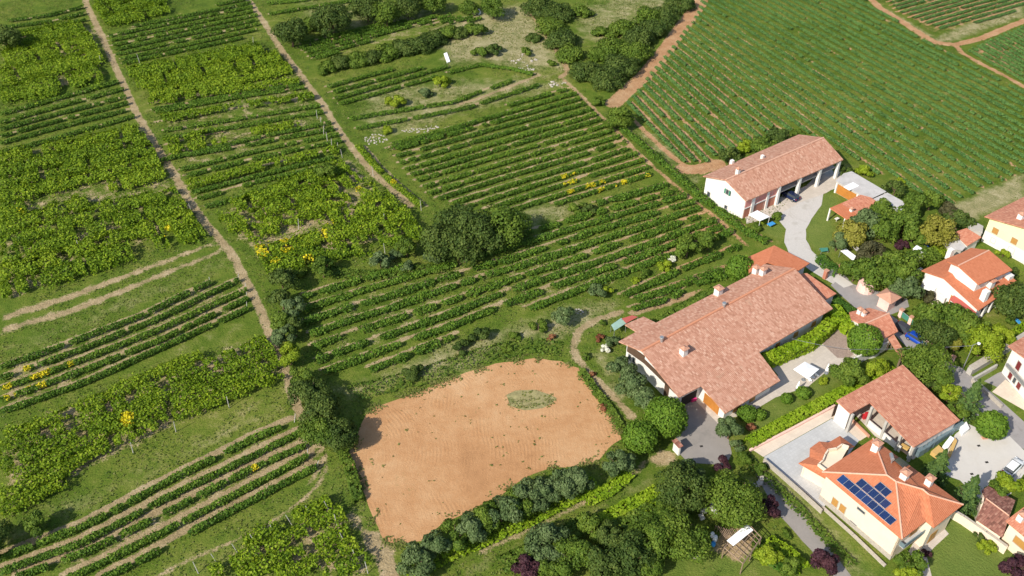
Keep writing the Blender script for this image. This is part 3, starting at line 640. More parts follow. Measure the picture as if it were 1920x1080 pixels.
def tree(px,py,rp,kind,label,name=None,shape='lobed',cat=None,hf=None,grp=None,flat=1.0):
    t=mpp(py); r=rp*t
    low=rp<20 and shape!='cone'
    hc=(r*.7 if low else r*.78+.9) if hf is None else hf*r
    # the crown's middle stands at (px,py) in the photograph
    g=G(px,py,hc); t=t*(CAMH-hc)/CAMH; r=rp*t; rz=r*(.8 if low else .92)*flat
    if shape=='cone': rz=r*1.25; hc=rz+.3; g=G(px,py,hc*.8)
    if name is None: name='shrub' if low else 'tree'
    cat=cat or ('shrub' if low else 'tree')
    base=(g[0],g[1],0.0); root=thing(name,label,cat,base,grp)
    q,tone=crown_quads(np.array([g[0],g[1],hc]),r,rz,kind,shape,py>620)
    quads('crown',q,tone,M[PAL[kind][0]],root)
    m=MB(); tr=max(.07,r*.06); lean=rng.normal(0,.05,2)*r; top=(g[0]+lean[0],g[1]+lean[1],hc)
    m.tube(base,(g[0]+lean[0]*.5,g[1]+lean[1]*.5,hc*.5),tr*1.25,tr*.9,7); m.tube((g[0]+lean[0]*.5,g[1]+lean[1]*.5,hc*.48),top,tr*.9,tr*.5,6)
    for k in range(4 if not low else 2):
        a=rng.random()*6.28; e=(g[0]+math.cos(a)*r*.55,g[1]+math.sin(a)*r*.55,hc+rng.uniform(-.1,.4)*rz)
        m.tube((g[0]+lean[0]*.5,g[1]+lean[1]*.5,hc*(.45+.1*k)),e,tr*.5,tr*.15,5)
    m.obj('trunk',M['bark'],root)
    return root
OAKG='dark trees clumped in the middle of the vineyard'
T=[
 (828,450,42,'oak','leftmost big dark oak of the clump in the vineyard'),(868,418,46,'oak','tallest dark oak at the top of the vineyard clump'),(905,440,40,'oak','broad dark oak in the middle right of the vineyard clump'),
 (945,418,42,'green','lighter green oak at the right end of the vineyard clump'),(870,462,34,'oak','dark oak at the lower edge of the vineyard clump'),(815,480,17,'olive','grey-green shrub at the foot of the leftmost oak'),
 (712,488,20,'olive','grey-green bush left of the oak clump, larger of two'),(765,502,16,'olive','small grey-green bush below left of the oak clump'),(762,462,20,'green','round green bush just left of the oak clump'),(742,478,14,'olive','small silvery bush between two bushes left of the oaks'),
 (604,499,22,'green','round green tree at the foot of the yellow-flecked vines'),(528,522,26,'oak','dark tree beside the track below the yellow vines'),(560,508,14,'green','small green shrub between two trees below the yellow vines'),
 (528,560,22,'oak','upper dark tree of the belt along the track bend'),(550,575,22,'olive','grey-green tree of the belt beside the lower vineyard'),(528,595,22,'green','mid green tree on the track side of the belt'),(552,612,20,'oak','dark tree at the shaded middle of the belt'),
 (533,625,20,'olive','pale grey-green tree above the lime tree on the track'),(542,662,24,'lime','round yellow-green tree beside the straight dirt track'),(568,705,24,'green','green tree at the top of the big dark tree line'),
 (578,735,32,'oak','upper dark tree at the left corner of the bare field'),(603,768,38,'oak','middle dark tree at the left corner of the bare field'),(600,805,34,'green','left green tree at the corner of the bare field'),(632,815,34,'oak','lower dark tree whose shadow falls on the bare field'),
 (903,628,19,'oak','dark round shrub below the lower vineyard, right one'),(867,650,16,'oak','dark round shrub below the lower vineyard, left one'),(772,692,19,'oak','dark shrub alone in the grass above the bare field'),(950,652,10,'green','tiny shrub in the grass right of the dark shrubs'),
 (610,318,20,'green','green bush standing in the bright vines between the tracks'),(68,976,25,'green','lone round bush in the grass at lower left'),(-22,1010,34,'oak','dark tree at the left edge near the bottom'),(8,70,26,'oak','dark tree in the top left corner'),
 (545,58,30,'oak','dark tree right beside the second track near the top'),(585,45,20,'green','green tree between two dark trees near the top'),(622,34,34,'oak','large dark tree on the upper terrace'),(688,10,30,'oak','dark tree touching the top edge, left one'),(725,22,26,'green','green tree under the top edge beside the dry bank'),
 (765,6,26,'oak','dark tree touching the top edge, middle one'),(812,2,22,'green','green tree touching the top edge, right one'),(880,12,18,'green','low tree at the top edge left of the white rock'),(925,12,22,'green','green tree at the top edge right of the white rock'),
 (612,124,20,'green','first tree from the track in the long tree hedge'),(640,117,22,'oak','second tree from the track in the long tree hedge'),(668,110,22,'green','third tree from the track in the long tree hedge'),(697,104,22,'oak','fourth tree from the track in the long tree hedge'),(726,98,23,'green','fifth tree from the track in the long tree hedge'),
 (755,88,24,'oak','sixth tree from the track in the long tree hedge'),(785,82,26,'oak','seventh and bulky dark tree in the long tree hedge'),(812,72,24,'oak','dark tree at the far end of the long tree hedge'),(838,60,22,'green','green tree above the far end of the tree hedge'),(862,58,20,'oak','dark tree just past the long tree hedge'),
 (893,52,18,'green','small tree on the dry slope nearest the tree hedge'),(902,94,15,'green','small bush on the dry slope, left of a pair'),(925,92,15,'oak','small dark bush on the dry slope, right of a pair'),(829,150,15,'lime','bright green bush below the white slab'),(797,172,13,'olive','grey bush on the scrubby terrace'),
 (741,188,16,'lime','bright green bush at the left of the scrubby terrace'),(728,242,11,'lime','small yellow-green bush beside the stone heap'),(1002,68,15,'oak','dark bush on the stony slope left of the tree belt'),(985,95,12,'green','small bush on the stony slope'),(1035,118,10,'green','small bush by the stony track end'),
 (1012,10,30,'oak','topmost dark tree of the belt right of the stony track'),(1045,22,28,'oak','second dark tree of the belt right of the stony track'),(1030,48,26,'green','green tree of the belt beside the stony track'),(1055,72,28,'oak','dark tree midway down the belt by the stony track'),(1068,100,24,'green','lowest green tree of the belt by the stony track'),
 (1095,22,18,'green','loose bush in the dry grass between the tree belts'),(1100,133,30,'oak','leftmost dark tree of the wood by the red track'),(1138,145,32,'oak','lowest dark tree of the wood by the red track'),(1165,122,32,'oak','big dark tree in the wood by the red track'),(1150,90,30,'green','light green tree in the middle of the wood'),
 (1190,98,30,'green','rounded tree of the wood facing the red track'),(1200,70,30,'oak','dark tree in the upper wood facing the red track'),(1170,55,28,'green','pale tree at the back of the wood'),(1225,52,28,'oak','dark tree of the wood near the top of the red track'),(1215,30,26,'green','green tree near the top of the wood'),(1248,28,26,'oak','dark tree close to the top edge by the red track'),
 (1275,5,24,'oak','last dark tree of the wood at the top edge'),(1130,60,18,'green','small tree at the dry edge of the wood'),(1120,100,20,'green','bushy tree between the dry grass and the wood'),(1162,218,24,'green','round bush where the farm path meets the red soil'),(1120,190,12,'green','small bush along the upper farm path'),
 (1083,388,15,'green','dark shrub at the end of the middle vineyard rows'),(1106,390,14,'oak','small dark tree beside the grass gap in the vineyard'),(1120,545,17,'olive','silvery bush below the right end of the lower vineyard'),(1138,545,11,'lime','small bright shrub next to the silvery bush'),
 (1246,497,14,'lime','bright shrub left of the white blossom bush'),(1207,510,11,'green','small green shrub at the right end of the rows'),(1192,524,9,'lime','tiny bright shrub at the right end of the rows'),(1260,484,8,'white','small white-blossoming shrub among the vines'),(1290,460,24,'green','spreading bush above the white blossom shrub'),(1330,448,20,'green','spreading bush near the end of the farm path'),
 (1387,502,24,'round','tall rounded hedge tree behind the long farmhouse'),(1150,640,14,'olive','pale bush by the green tarpaulin shelter'),(1137,652,10,'white','white-flowering bush left of the long farmhouse'),(1125,632,9,'red','reddish shrub beside the curved farm track'),(1033,632,8,'red','tiny red shrub above the bare field'),
 (1165,690,26,'olive','upper grey-green tree at the end wall of the long farmhouse'),(1185,720,28,'olive','middle grey-green tree at the end wall of the long farmhouse'),(1212,752,28,'olive','lower grey-green tree next to the big round tree'),(1248,782,38,'round','big round clipped tree beside the asphalt forecourt'),(1200,820,31,'round','smaller round clipped tree below the big round one'),
 (1155,862,29,'olive','round grey-green tree at the corner of the bare field'),(1110,702,7,'red','tiny red shrub on the path verge beside the field'),(1133,762,8,'red','red shrub at the right corner of the field'),
 (778,1048,29,'olive','first grey-green shrub tree at the bottom of the field'),(815,1022,27,'olive','second grey-green shrub tree up from the bottom'),(850,1003,27,'green','third shrub tree of the field row, greener'),(882,985,27,'olive','fourth grey-green shrub tree of the field row'),(912,965,26,'green','fifth shrub tree of the field row'),(940,955,29,'olive','sixth and bulky shrub tree of the field row'),
 (968,945,25,'green','seventh shrub tree of the field row'),(995,930,28,'olive','eighth grey-green shrub tree of the field row'),(1022,920,25,'olive','ninth shrub tree of the field row'),(1048,908,28,'olive','tenth shrub tree of the field row'),(1078,896,27,'olive','last shrub tree of the field row at its top end'),
 (1283,908,46,'oak','large dark tree below the asphalt forecourt'),(1296,880,26,'olive','grey-green tree peeping over the large dark tree'),(1333,915,26,'green','bright tree between the two largest crowns'),(1378,935,52,'green','largest spreading tree above the wooden frame hut'),(1352,872,21,'purple','purple plum tree at the foot of the asphalt forecourt'),
 (1448,948,24,'purple','purple tree beside the grey lane'),(1542,1046,33,'purple','large purple tree at the bottom beside the lane'),(985,1062,32,'purple','purple tree at the bottom edge below the green lane'),(1906,1062,32,'purple','purple tree in the bottom right corner'),(1737,1037,10,'purple','small purple shrub on the villa lawn'),
 (1030,1018,34,'olive','grey-green tree of the bottom thicket'),(1075,1040,34,'green','green tree of the bottom thicket left of centre'),(1040,1068,28,'green','bright tree at the bottom edge of the thicket'),(1112,985,26,'green','tree at the upper tip of the bottom thicket'),(1130,1062,34,'oak','dark tree at the bottom edge of the thicket'),(1180,1040,40,'oak','large dark tree in the middle of the bottom thicket'),
 (1150,1005,28,'oak','shaded tree in the bottom thicket'),(1228,1010,38,'green','broad green tree right in the bottom thicket'),(1282,1003,42,'green','broad leafy tree beside the wooden frame hut'),(1210,1060,26,'green','low tree at the bottom edge by the orchard lawn'),(1250,975,24,'green','green tree above the broad leafy tree'),
 (1400,775,17,'round','clipped yew at the corner of the courtyard'),(1425,778,11,'round','small ball shrub beside the clipped yew'),(1369,802,24,'olive','pale round tree at the mouth of the forecourt'),(1475,747,11,'round','left ball shrub by the courtyard'),(1506,737,13,'round','right ball shrub by the courtyard'),(1408,800,10,'red','reddish shrub behind the pale round tree'),
 (1595,692,26,'green','loose bush at the end of the courtyard'),(1640,685,20,'lime','yellow-green bush behind the barn roof'),(1567,690,10,'green','small yucca bush by the courtyard'),(1545,715,10,'lime','small yellow-green bush in the courtyard bed'),(1621,638,27,'round','ball-shaped tree inside the white ring wall'),
 (1737,675,38,'green','big round tree at the head of the lane'),(1762,712,24,'green','leafy tree below the big round tree'),(1782,735,20,'lime','bright tree on the lane corner'),(1745,720,20,'oak','dark tree behind the barn roof ridge'),(1820,752,34,'conifer','cedar beside the street','cone'),(1795,770,20,'green','small tree below the cedar by the barn'),
 (1860,797,27,'round','round tree on the edge of the pale yard','ball'),(1758,880,34,'conifer','conifer between the villa and the pale yard','cone'),(1815,930,36,'conifer','conifer with rusty cones beside the villa','cone'),(1900,905,26,'lime','bright green hedge tree right of the white car'),(1875,920,20,'green','green shrub below the white car'),
 (1850,1020,18,'lime','yellow-green bush on the villa lawn'),(1838,1005,12,'oak','dark bush tucked beside the lawn bush'),(1705,1050,26,'green','small tree at the lower corner of the villa'),(1700,1078,22,'lime','bright tree at the bottom edge below the villa'),(1420,1020,12,'green','low bush beside the wooden frame hut'),
 (1440,1040,24,'lime','bright bushy plant below the frame hut'),(1480,1060,20,'green','small green tree beside the bottom lane'),(1475,1000,10,'green','tiny green bush by the lane edge'),
 (1370,288,20,'oak','dark bush at the rear corner of the white-gabled farmhouse'),(1398,272,17,'lime','yellow-green bush behind the white-gabled farmhouse'),(1430,272,24,'green','green tree behind the white-gabled farmhouse roof'),(1462,256,22,'oak','dark tree behind the farmhouse ridge'),(1500,250,15,'green','small tree behind the farmhouse, nearest the vines'),
 (1430,413,9,'lime','round golden shrub beside the white canopy'),(1455,405,11,'green','small shrub at the edge of the gravel turn'),(1418,425,11,'green','low shrub below the golden one'),(1585,322,14,'oak','dark bush between farmhouse and grey shed'),(1623,320,14,'lime','bright bush behind the grey shed'),(1678,352,20,'oak','dark bush at the end of the grey shed'),(1690,338,8,'lime','small yellow bush topping the dark one by the shed'),
 (1600,436,24,'autumn','olive-yellow tree beside the small red pavilion'),(1572,450,20,'olive','grey-green tree on the lawn edge near the pavilion'),(1628,412,26,'olive','silvery tree right behind the small pavilion'),(1655,425,24,'green','green tree behind the silvery one'),(1660,395,22,'green','tree under the eaves of the grey shed'),(1698,412,26,'green','leafy tree in the middle of the gardens'),
 (1722,380,22,'green','green tree at the lower edge of the hillside vines'),(1748,372,20,'green','bushy tree left of the dry field corner'),(1712,440,20,'green','light tree above the white shed roof'),(1762,432,28,'autumn','wide olive-yellow tree in the upper gardens'),(1800,408,20,'oak','dark round tree at the garden end'),(1785,395,18,'brown','brownish bush beside the dark round tree'),
 (1635,472,22,'brown','brown-leaved tree in the gardens'),(1690,458,15,'purple','purple-leaved tree in the gardens'),(1715,455,14,'green','small tree beside the purple-leaved one'),(1665,485,18,'green','green tree right of the brown-leaved one'),(1605,505,22,'green','hedge tree by the pink turret'),(1645,508,30,'green','broad green tree behind the pink turret'),(1688,500,28,'green','wide green tree beside the pink wall'),
 (1730,470,14,'green','shrub beside the white shed roof'),(1765,470,14,'lime','bright bush left of the red-roofed house'),(1700,541,23,'olive','pale tree in front of the red-roofed house'),(1735,553,14,'brown','brown bush at the foot of the red-roofed house'),(1905,560,32,'oak','dark tree at the right edge beside the red-roofed house'),(1895,510,14,'oak','dark shrub under the yellow house'),
 (1857,438,7,'lime','left small shrub at the yellow house wall'),(1882,475,11,'lime','right round shrub at the yellow house wall'),(1745,590,28,'green','tree left in the garden grove'),(1790,595,28,'green','tree in the middle of the garden grove'),(1755,625,30,'oak','dark tree low in the garden grove'),(1820,615,32,'green','tree right of centre in the garden grove'),(1845,640,30,'lime','bright tree at the right of the garden grove'),
 (1875,630,20,'lime','bright shrub along the street wall'),(1900,595,12,'green','shrub by the blue slide'),(1796,640,18,'autumn','orange-green shrub by the lane wall'),(1720,620,14,'green','small tree over the garden fence'),(1500,540,9,'green','shrub behind the hip-roofed end'),(1400,860,16,'green','shrub on the verge of the asphalt forecourt'),(1432,880,14,'green','low shrub left of the villa terrace'),(1385,835,14,'olive','thin shrub at the forecourt edge'),
 (1130,605,7,'green','tiny bush beside the tarpaulin'),(1098,668,8,'green','small weed bush between field and track'),(1060,590,20,'olive','loose pale bush above the curved track'),(1010,610,16,'green','weedy bush above the bare field'),(965,625,12,'green','small weedy bush right of the dark shrubs'),(885,830,6,'green','tuft near the field'),
]
T=[t for t in T if not t[4].startswith('tuft')]
for t in T:
    px,py,rp,kind,lab=t[:5]; rp*=1.16 if (px>1575 and 370<py<700) or (1000<px<1310 and py>960) or 'field row' in lab or 'shrub tree' in lab else 1.04; rp*=.84 if kind=='purple' else 1; shp=t[5] if len(t)>5 else ('ball' if ('clipped' in lab or 'ball' in lab or kind=='round') else 'lobed')
    g=None
    if 'tree hedge' in lab and 'from the track' in lab: g='trees of the long tree hedge'
    if 'of the field row' in lab or 'shrub tree' in lab: g='shrub trees along the bare field'
    lowwood=(1000<px<1300 and py<165) or (560<px<880 and 40<py<130)
    tree(px,py,rp,kind,lab,shape=shp,grp=g,hf=.42 if lowwood else None,flat=.68 if lowwood else 1.0)
def hedge(px,w,h,mat,label,dens=110,size=.3,name='hedge',cat='hedge',box=True):
    pts=[np.array(G(a,b,h)[:2]) for a,b in px]
    V=[];RN=[]
    for a,b in zip(pts,pts[1:]):
        L=np.linalg.norm(b-a); n=int(L*dens*(w+2*h)/3); t=rng.random(n); d=(b-a)/L; nr=np.array([-d[1],d[0]])
        face=rng.random(n); top=face<w/(w+2*h)
        lat=np.where(top,rng.uniform(-.5,.5,n)*w,np.sign(face-.6)*w/2*rng.uniform(.9,1.04,n)); z=np.where(top,h*rng.uniform(.93,1.03,n),rng.uniform(.05,1,n)*h)
        P=np.column_stack([a+(b-a)*t[:,None]+nr*lat[:,None],z]); N=np.where(top[:,None],np.array([0,0,1.0]),np.column_stack([nr[0]*np.sign(lat),nr[1]*np.sign(lat),np.full(n,.2)]))
        V.append(leaves_at(P,N,size,1,.4)); RN.append(np.clip(.5+(vnoise(P[:,0],P[:,1],1.3,3)-.5)*.6+rng.normal(0,.15,n),0,1))
    o=quads(name,np.concatenate(V),np.concatenate(RN),M[mat]); tag(o,label,cat); return o
hedge([(1404,828),(1460,796),(1560,744),(1672,684)],2.0,1.1,'hedge_lime','long bright green box hedge beside the courtyard and pool terrace')
hedge([(1512,523),(1545,545),(1585,573),(1622,598)],1.8,1.0,'hedge_dark','dark olive hedge along the grey lane by the long farmhouse')
hedge([(1537,477),(1552,492),(1572,506)],1.7,1.5,'hedge_dark','short dark hedge at the lawn edge by the lane gate')
hedge([(1428,672),(1455,663),(1490,648),(1520,635),(1545,615),(1562,598)],2.2,2.2,'hedge_lime','bright climbing plants along the courtyard wall of the long farmhouse',90,.36,'climbing_plant','climber')
hedge([(1562,572),(1575,590),(1600,612),(1615,622)],2.6,2.0,'hedge_lime','bright leafy pergola between the long farmhouse and the garage',90,.36,'climbing_plant','climber')
hedge([(1222,604),(1262,583),(1300,563),(1340,540)],1.6,1.4,'green','wild green hedge behind the long farmhouse roof')
hedge([(1120,985),(1160,962),(1200,942),(1238,922)],3.0,1.3,'hedge_lime','broad bright hedge strip beside the green lane',80,.36)
hedge([(1270,960),(1180,1000)],2.0,1.5,'hedge_dark','low hedge strip above the bottom thicket',80,.34)
hedge([(1095,940),(1130,925),(1160,905),(1178,885)],2.2,.7,'hedge_lime','low leafy strip above the green lane',70,.34)
hedge([(640,842),(655,870),(664,905),(672,935)],1.6,1.0,'green','wild shrubby strip at the left side of the bare field',70,.36)
hedge([(1088,690),(1110,722),(1140,760),(1165,800)],1.3,.7,'green','weedy strip between the field and the farm track',60,.34)
hedge([(1430,1030),(1460,1050),(1490,1075)],1.5,1.3,'hedge_dark','dark hedge beside the lane at the bottom',80,.34)
hedge([(1680,690),(1700,705),(1760,760)],2.0,1.6,'green','green hedge behind the barn roof toward the lane',70,.36)
hedge([(760,1078),(830,1040),(900,1010),(980,975),(1060,935),(1120,905)],3.2,.45,'hedge_lime','low lush green strip under the field row of shrub trees',60,.3,'ground_cover','plants')
hedge([(940,1060),(1000,1035),(1060,1005),(1110,975)],3.4,.9,'green','leafy strip at the upper edge of the bottom thicket',60,.34)
hedge([(1120,1010),(1170,985),(1215,960),(1262,935)],3.0,1.6,'green','leafy band across the middle of the bottom thicket',60,.34)
hedge([(1560,585),(1600,608),(1610,625)],1.5,.8,'hedge_lime','low bright planting by the garage wall',80,.3)
hedge([(1590,500),(1630,495),(1680,485),(1720,478),(1760,472)],3.0,2.4,'green','tall loose hedge along the back of the gardens',70,.34)
hedge([(1735,600),(1760,610),(1810,640)],3.0,2.2,'oak','dark undergrowth beneath the garden grove',60,.34)
hedge([(1870,648),(1900,628),(1932,606)],2.0,1.3,'hedge_lime','bright hedge on top of the street wall',70,.32)
hedge([(1395,850),(1420,880),(1470,925),(1510,965),(1570,1030),(1600,1060)],1.6,.6,'green','weedy strip between the villa bank and the lane',60,.3)
hedge([(655,738),(720,722),(790,705),(860,680),(925,660),(1000,645),(1050,655)],4.0,.5,'green','rough scrubby strip along the top of the bare field',26,.3,'scrub_strip','plants')
hedge([(590,500),(640,512),(700,515),(780,505),(840,500)],3.0,.8,'green','scrub between the bright vines and the lower vineyard',34,.32,'scrub_strip','plants')
hedge([(1440,1010),(1480,1035),(1510,1065)],2.0,1.0,'hedge_lime','bright leafy strip right of the frame hut',70,.3)
# grass and weeds: one mass over the open ground
def tufts():
    n=330000; x=rng.uniform(-165,165,n); y=rng.uniform(70,285,n)
    ok=np.abs(x)<(y*.62+30)*1.0
    fx=np.clip(np.searchsorted(gx,x)-1,0,nx-1); fy=np.clip(np.searchsorted(gy,y)-1,0,ny-1); k=fy*nx+fx
    ok&=(soil[k]<.5)&(lawn[k]<.5); ok&=~inpoly(x,y,Gs(FIELD)); ok&=fbm(x,y,6,11)>.42
    ok&=~inpoly(x,y,Gs([(1255,740),(1300,740),(1380,800),(1380,875),(1255,875)])); ok&=~inpoly(x,y,Gs([(1165,575),(1400,452),(1560,300),(1900,350),(1935,1085),(1500,1085),(1400,840),(1230,760)]))
    x=x[ok];y=y[ok]; dr=dry[k[ok]]
    # ragged weedy rim and scattered weeds of the ploughed field, and its overgrown mound
    F=Gs(FIELD); MO=Gs([(948,745),(965,733),(1005,731),(1035,740),(1043,752),(1025,765),(985,772),(952,764)])
    ex=rng.uniform(-32,24,120000); ey=rng.uniform(88,135,120000); ex=ex if abs(F[0][0])>0 else ex
    xs=[p[0] for p in F]; ys=[p[1] for p in F]; ex=rng.uniform(min(xs)-2,max(xs)+2,160000); ey=rng.uniform(min(ys)-2,max(ys)+2,160000); D=polydist(ex,ey,F)
    kk=(np.abs(D)<1.3)&(rng.random(len(ex))<.6*np.exp(-np.abs(D)*1.6))&(vnoise(ex,ey,1.7,61)>.52)
    kk|=(D>0)&(fbm(ex,ey,7,63)>.52)&(vnoise(ex,ey,.6,64)>.9)&(rng.random(len(ex))<.2)
    Dm=polydist(ex,ey,MO); kk|=(Dm>-.2)&(fbm(ex,ey,2,66)>.5)&(rng.random(len(ex))<.14)
    x=np.concatenate([x,ex[kk]]); y=np.concatenate([y,ey[kk]]); dr=np.concatenate([dr,.5+.6*rng.random(kk.sum())]); m=len(x)
    P=np.column_stack([x,y,rng.uniform(.03,.16,m)]); N=np.column_stack([rng.normal(0,.35,m),rng.normal(0,.5,m),np.ones(m)])
    q=leaves_at(P,N,.24,1,.35); o=quads('grass',q,np.clip(rng.uniform(.25,.85,m)+dr*.35,0,1),M['grass']); tag(o,None,None,kind='stuff')
tufts()
# ================================================================ paved ground
sheet('driveway',[(1405,412),(1430,398),(1480,384),(1530,330),(1560,318),(1572,335),(1570,352),(1545,362),(1540,385),(1522,410),(1512,430),(1512,450),(1522,470),(1545,492),(1582,512),(1562,533),(1520,508),(1480,478),(1471,455),(1474,430),(1455,408)],.03,M['gravel'],.12,1.5)
sheet('farm_yard',[(1400,420),(1395,400),(1480,362),(1575,322),(1590,330),(1575,345),(1550,362),(1500,380),(1455,405)],.035,M['pave_court'],.1,1.5)
sheet('lane',[(1557,535),(1580,512),(1600,533),(1640,545),(1700,560),(1705,575),(1670,590),(1700,610),(1740,640),(1730,655),(1700,650),(1670,620),(1640,600),(1625,590),(1600,575)],.025,M['lane'],.12,1.5)
sheet('lane_apron',[(1561,525),(1574,515),(1600,534),(1582,540)],.04,M['yardwhite'])
sheet('street',[(1775,682),(1800,688),(1822,705),(1850,728),(1930,800),(1930,850),(1880,815),(1850,800),(1815,765),(1790,735),(1775,712)],.025,M['lane'],.08,2)
sheet('pale_yard',[(1768,862),(1790,815),(1815,795),(1842,808),(1862,826),(1890,815),(1930,855),(1930,875),(1895,925),(1860,950),(1835,935),(1800,900),(1770,890)],.03,M['yardwhite'],.08,2)
sheet('forecourt',[(1281,752),(1300,745),(1345,790),(1362,808),(1372,850),(1362,872),(1290,868),(1262,840),(1268,815),(1280,790)],.03,M['asphalt'],.1,1.5)
sheet('porch_paving',[(1298,746),(1316,724),(1360,785),(1348,796)],.045,M['pave_court'])
sheet('courtyard',[(1430,668),(1465,655),(1535,625),(1590,650),(1615,668),(1590,690),(1545,700),(1515,725),(1455,745),(1405,775),(1365,785),(1390,745),(1460,705)],.03,M['pave_court'],.12,1.5)
sheet('cobbled_terrace',[(1528,632),(1550,615),(1580,612),(1605,632),(1606,660),(1592,672),(1570,672),(1548,650)],.042,M['pave_brown'],.1,1.5)
sheet('terrace_path',[(1410,843),(1567,760),(1596,783),(1630,816),(1612,827),(1560,784),(1431,857)],.05,M['pave_beige'])
sheet('terrace',[(1432,857),(1560,785),(1611,826),(1600,840),(1560,905),(1545,955),(1500,915)],.04,M['pave_grey'])
sheet('bottom_lane',[(1416,888),(1432,882),(1482,942),(1542,1008),(1605,1090),(1572,1090),(1520,1030),(1452,955)],.03,M['asphalt'],.12,1.5)
sheet('villa_patio',[(1728,990),(1765,985),(1779,1001),(1752,1026),(1737,1042),(1750,1092),(1732,1092),(1724,1052),(1700,1040)],.03,M['pave_court'])
sheet('house_side_yard',[(1845,715),(1870,700),(1895,690),(1900,720),(1890,735)],.03,M['lane'])
sheet('garden_path',[(1755,556),(1785,590),(1800,600),(1790,606),(1740,565)],.03,M['pave_beige'])
sheet('house_forecourt',[(1860,735),(1885,712),(1930,745),(1930,775)],.035,M['pave_beige'])
sheet('barn_floor',[(1598,772),(1632,748),(1745,835),(1712,862),(1690,845),(1640,818)],.03,M['pave_court'],.08,2)
sheet('weedy_mound',[(950,742),(965,735),(1000,733),(1030,740),(1040,750),(1025,763),(985,770),(955,762)],.03,M['weeds'],.5,.8)
# ================================================================ buildings
def uvof(pts):
    p=np.array(pts); n=np.zeros(3)
    for i in range(len(p)): n+=np.cross(p[i],p[(i+1)%len(p)])
    n/=np.linalg.norm(n)+1e-9
    if n[2]<0:n=-n
    h=np.array([-n[1],n[0],0.]); l=np.linalg.norm(h); h=h/l if l>.02 else np.array([math.cos(R(37)),math.sin(R(37)),0.])
    s=np.cross(h,n)
    return [(float(np.dot(q,h)),float(np.dot(q,s))) for q in p],n
class House:
    def __init__(s,name,label,cat,at,group=None):
        g=G(at[0],at[1],0); s.root=thing(name,label,cat,(g[0],g[1],0.),group); s.faces=[]; s.edges=[]
    def face(s,pts,anchors=None):
        """pts: photo points (with height) of one roof slope; with anchors the points are laid on that plane"""
        if anchors is not None:
            pl=plane(*anchors); W=[hit(p[0],p[1],pl) for p in pts]
        else:
            W=[G(*p) for p in pts]; pl=None; A,B,C_=W[0],W[1],W[2]; n=np.cross(B-A,C_-A); n/=np.linalg.norm(n); n=n if n[2]>0 else -n; pl=(n,A)
        s.faces.append((W,pl)); return len(s.faces)-1
    def roof(s,mat,idx=None,thick=.22,name='roof',parent=None,label=None):
        V=[];F=[];U=[]
        for k in (idx if idx is not None else range(len(s.faces))):
            W,pl=s.faces[k]; n_=len(W); uv,n=uvof(W)
            area=sum(W[i][0]*W[(i+1)%n_][1]-W[(i+1)%n_][0]*W[i][1] for i in range(n_))
            if area<0: W=W[::-1]; uv=uv[::-1]
            b=len(V); V+=[tuple(p) for p in W]+[(p[0],p[1],p[2]-thick) for p in W]
            F.append(tuple(range(b,b+n_))); U+=uv
            F.append(tuple(range(b+n_,b+2*n_))[::-1]); U+=uv[::-1]
            for i in range(n_):
                j=(i+1)%n_; F.append((b+j,b+i,b+n_+i,b+n_+j)); U+=[uv[j],uv[i],uv[i],uv[j]]
        o=mk(name,V,F,mat,parent or s.root,uv=U)
        if label:o['label']=label
        s.roofo=o; return o
    def top(s,x,y):
        best=None
        for W,pl in s.faces:
            if inpoly(np.array([x]),np.array([y]),W)[0]:
                z=zat(pl,x,y); best=z if best is None else max(best,z)
        if best is None:
            d=[(min(segdist(np.array([x]),np.array([y]),W[i],W[(i+1)%len(W)])[0] for i in range(len(W))),pl) for W,pl in s.faces]
            best=zat(min(d,key=lambda q:q[0])[1],x,y)
        return best
    def walls(s,outline,mat,inset=.5,z0=0.,open_edges=(),name='wall',drop=.24):
        """outline: (px,py,face) points on the roof edge"""
        P=[hit(a,b,s.faces[f][1])[:2] for a,b,f in outline]
        ar=sum(P[i][0]*P[(i+1)%len(P)][1]-P[(i+1)%len(P)][0]*P[i][1] for i in range(len(P)))
        n=len(P); sg=1 if ar>0 else -1; ls=[]
        for i in range(n):
            a,b=P[i],P[(i+1)%n]; d=(b-a)/np.linalg.norm(b-a); nn=np.array([-d[1],d[0]])*sg; ls.append((a+nn*inset,d))
        Q=[]
        for i in range(n):
            (a,d),(c,e)=ls[i-1],ls[i]; den=d[0]*e[1]-d[1]*e[0]
            if abs(den)<.05: Q.append(c)
            else: t=((c[0]-a[0])*e[1]-(c[1]-a[1])*e[0])/den; Q.append(a+d*t)
        m=MB(); s.edges=[]; th=.25
        for i in range(n):
            a,b=Q[i],Q[(i+1)%n]; L=np.linalg.norm(b-a); d=(b-a)/L; inn=np.array([-d[1],d[0]])*sg
            s.edges.append((a,b,-inn))
            if i in open_edges: continue
            k=max(1,int(L/.6))
            for j in range(k):
                p=a+d*L*j/k; q=a+d*L*(j+1)/k; zp=s.top(*p)-drop; zq=s.top(*q)-drop
                zp=max(zp,z0+.3); zq=max(zq,z0+.3); pi,qi=p+inn*th,q+inn*th
                m.add([(p[0],p[1],z0),(q[0],q[1],z0),(q[0],q[1],zq),(p[0],p[1],zp),(pi[0],pi[1],z0),(qi[0],qi[1],z0),(qi[0],qi[1],zq),(pi[0],pi[1],zp)],
                      [(0,1,2,3),(5,4,7,6),(3,2,6,7)]+([(4,0,3,7)] if j==0 else [])+([(1,5,6,2)] if j==k-1 else []))
        s.Q=Q; return m.obj(name,mat,s.root)
    def onwall(s,e,px,py):
        a,b,nn=s.edges[e]; d=ray(px,py); n3=np.array([nn[0],nn[1],0.]); A=np.array([a[0],a[1],0.])
        return CAM+d*(np.dot(A-CAM,n3)/np.dot(d,n3)),n3,math.atan2(b[1]-a[1],b[0]-a[0])
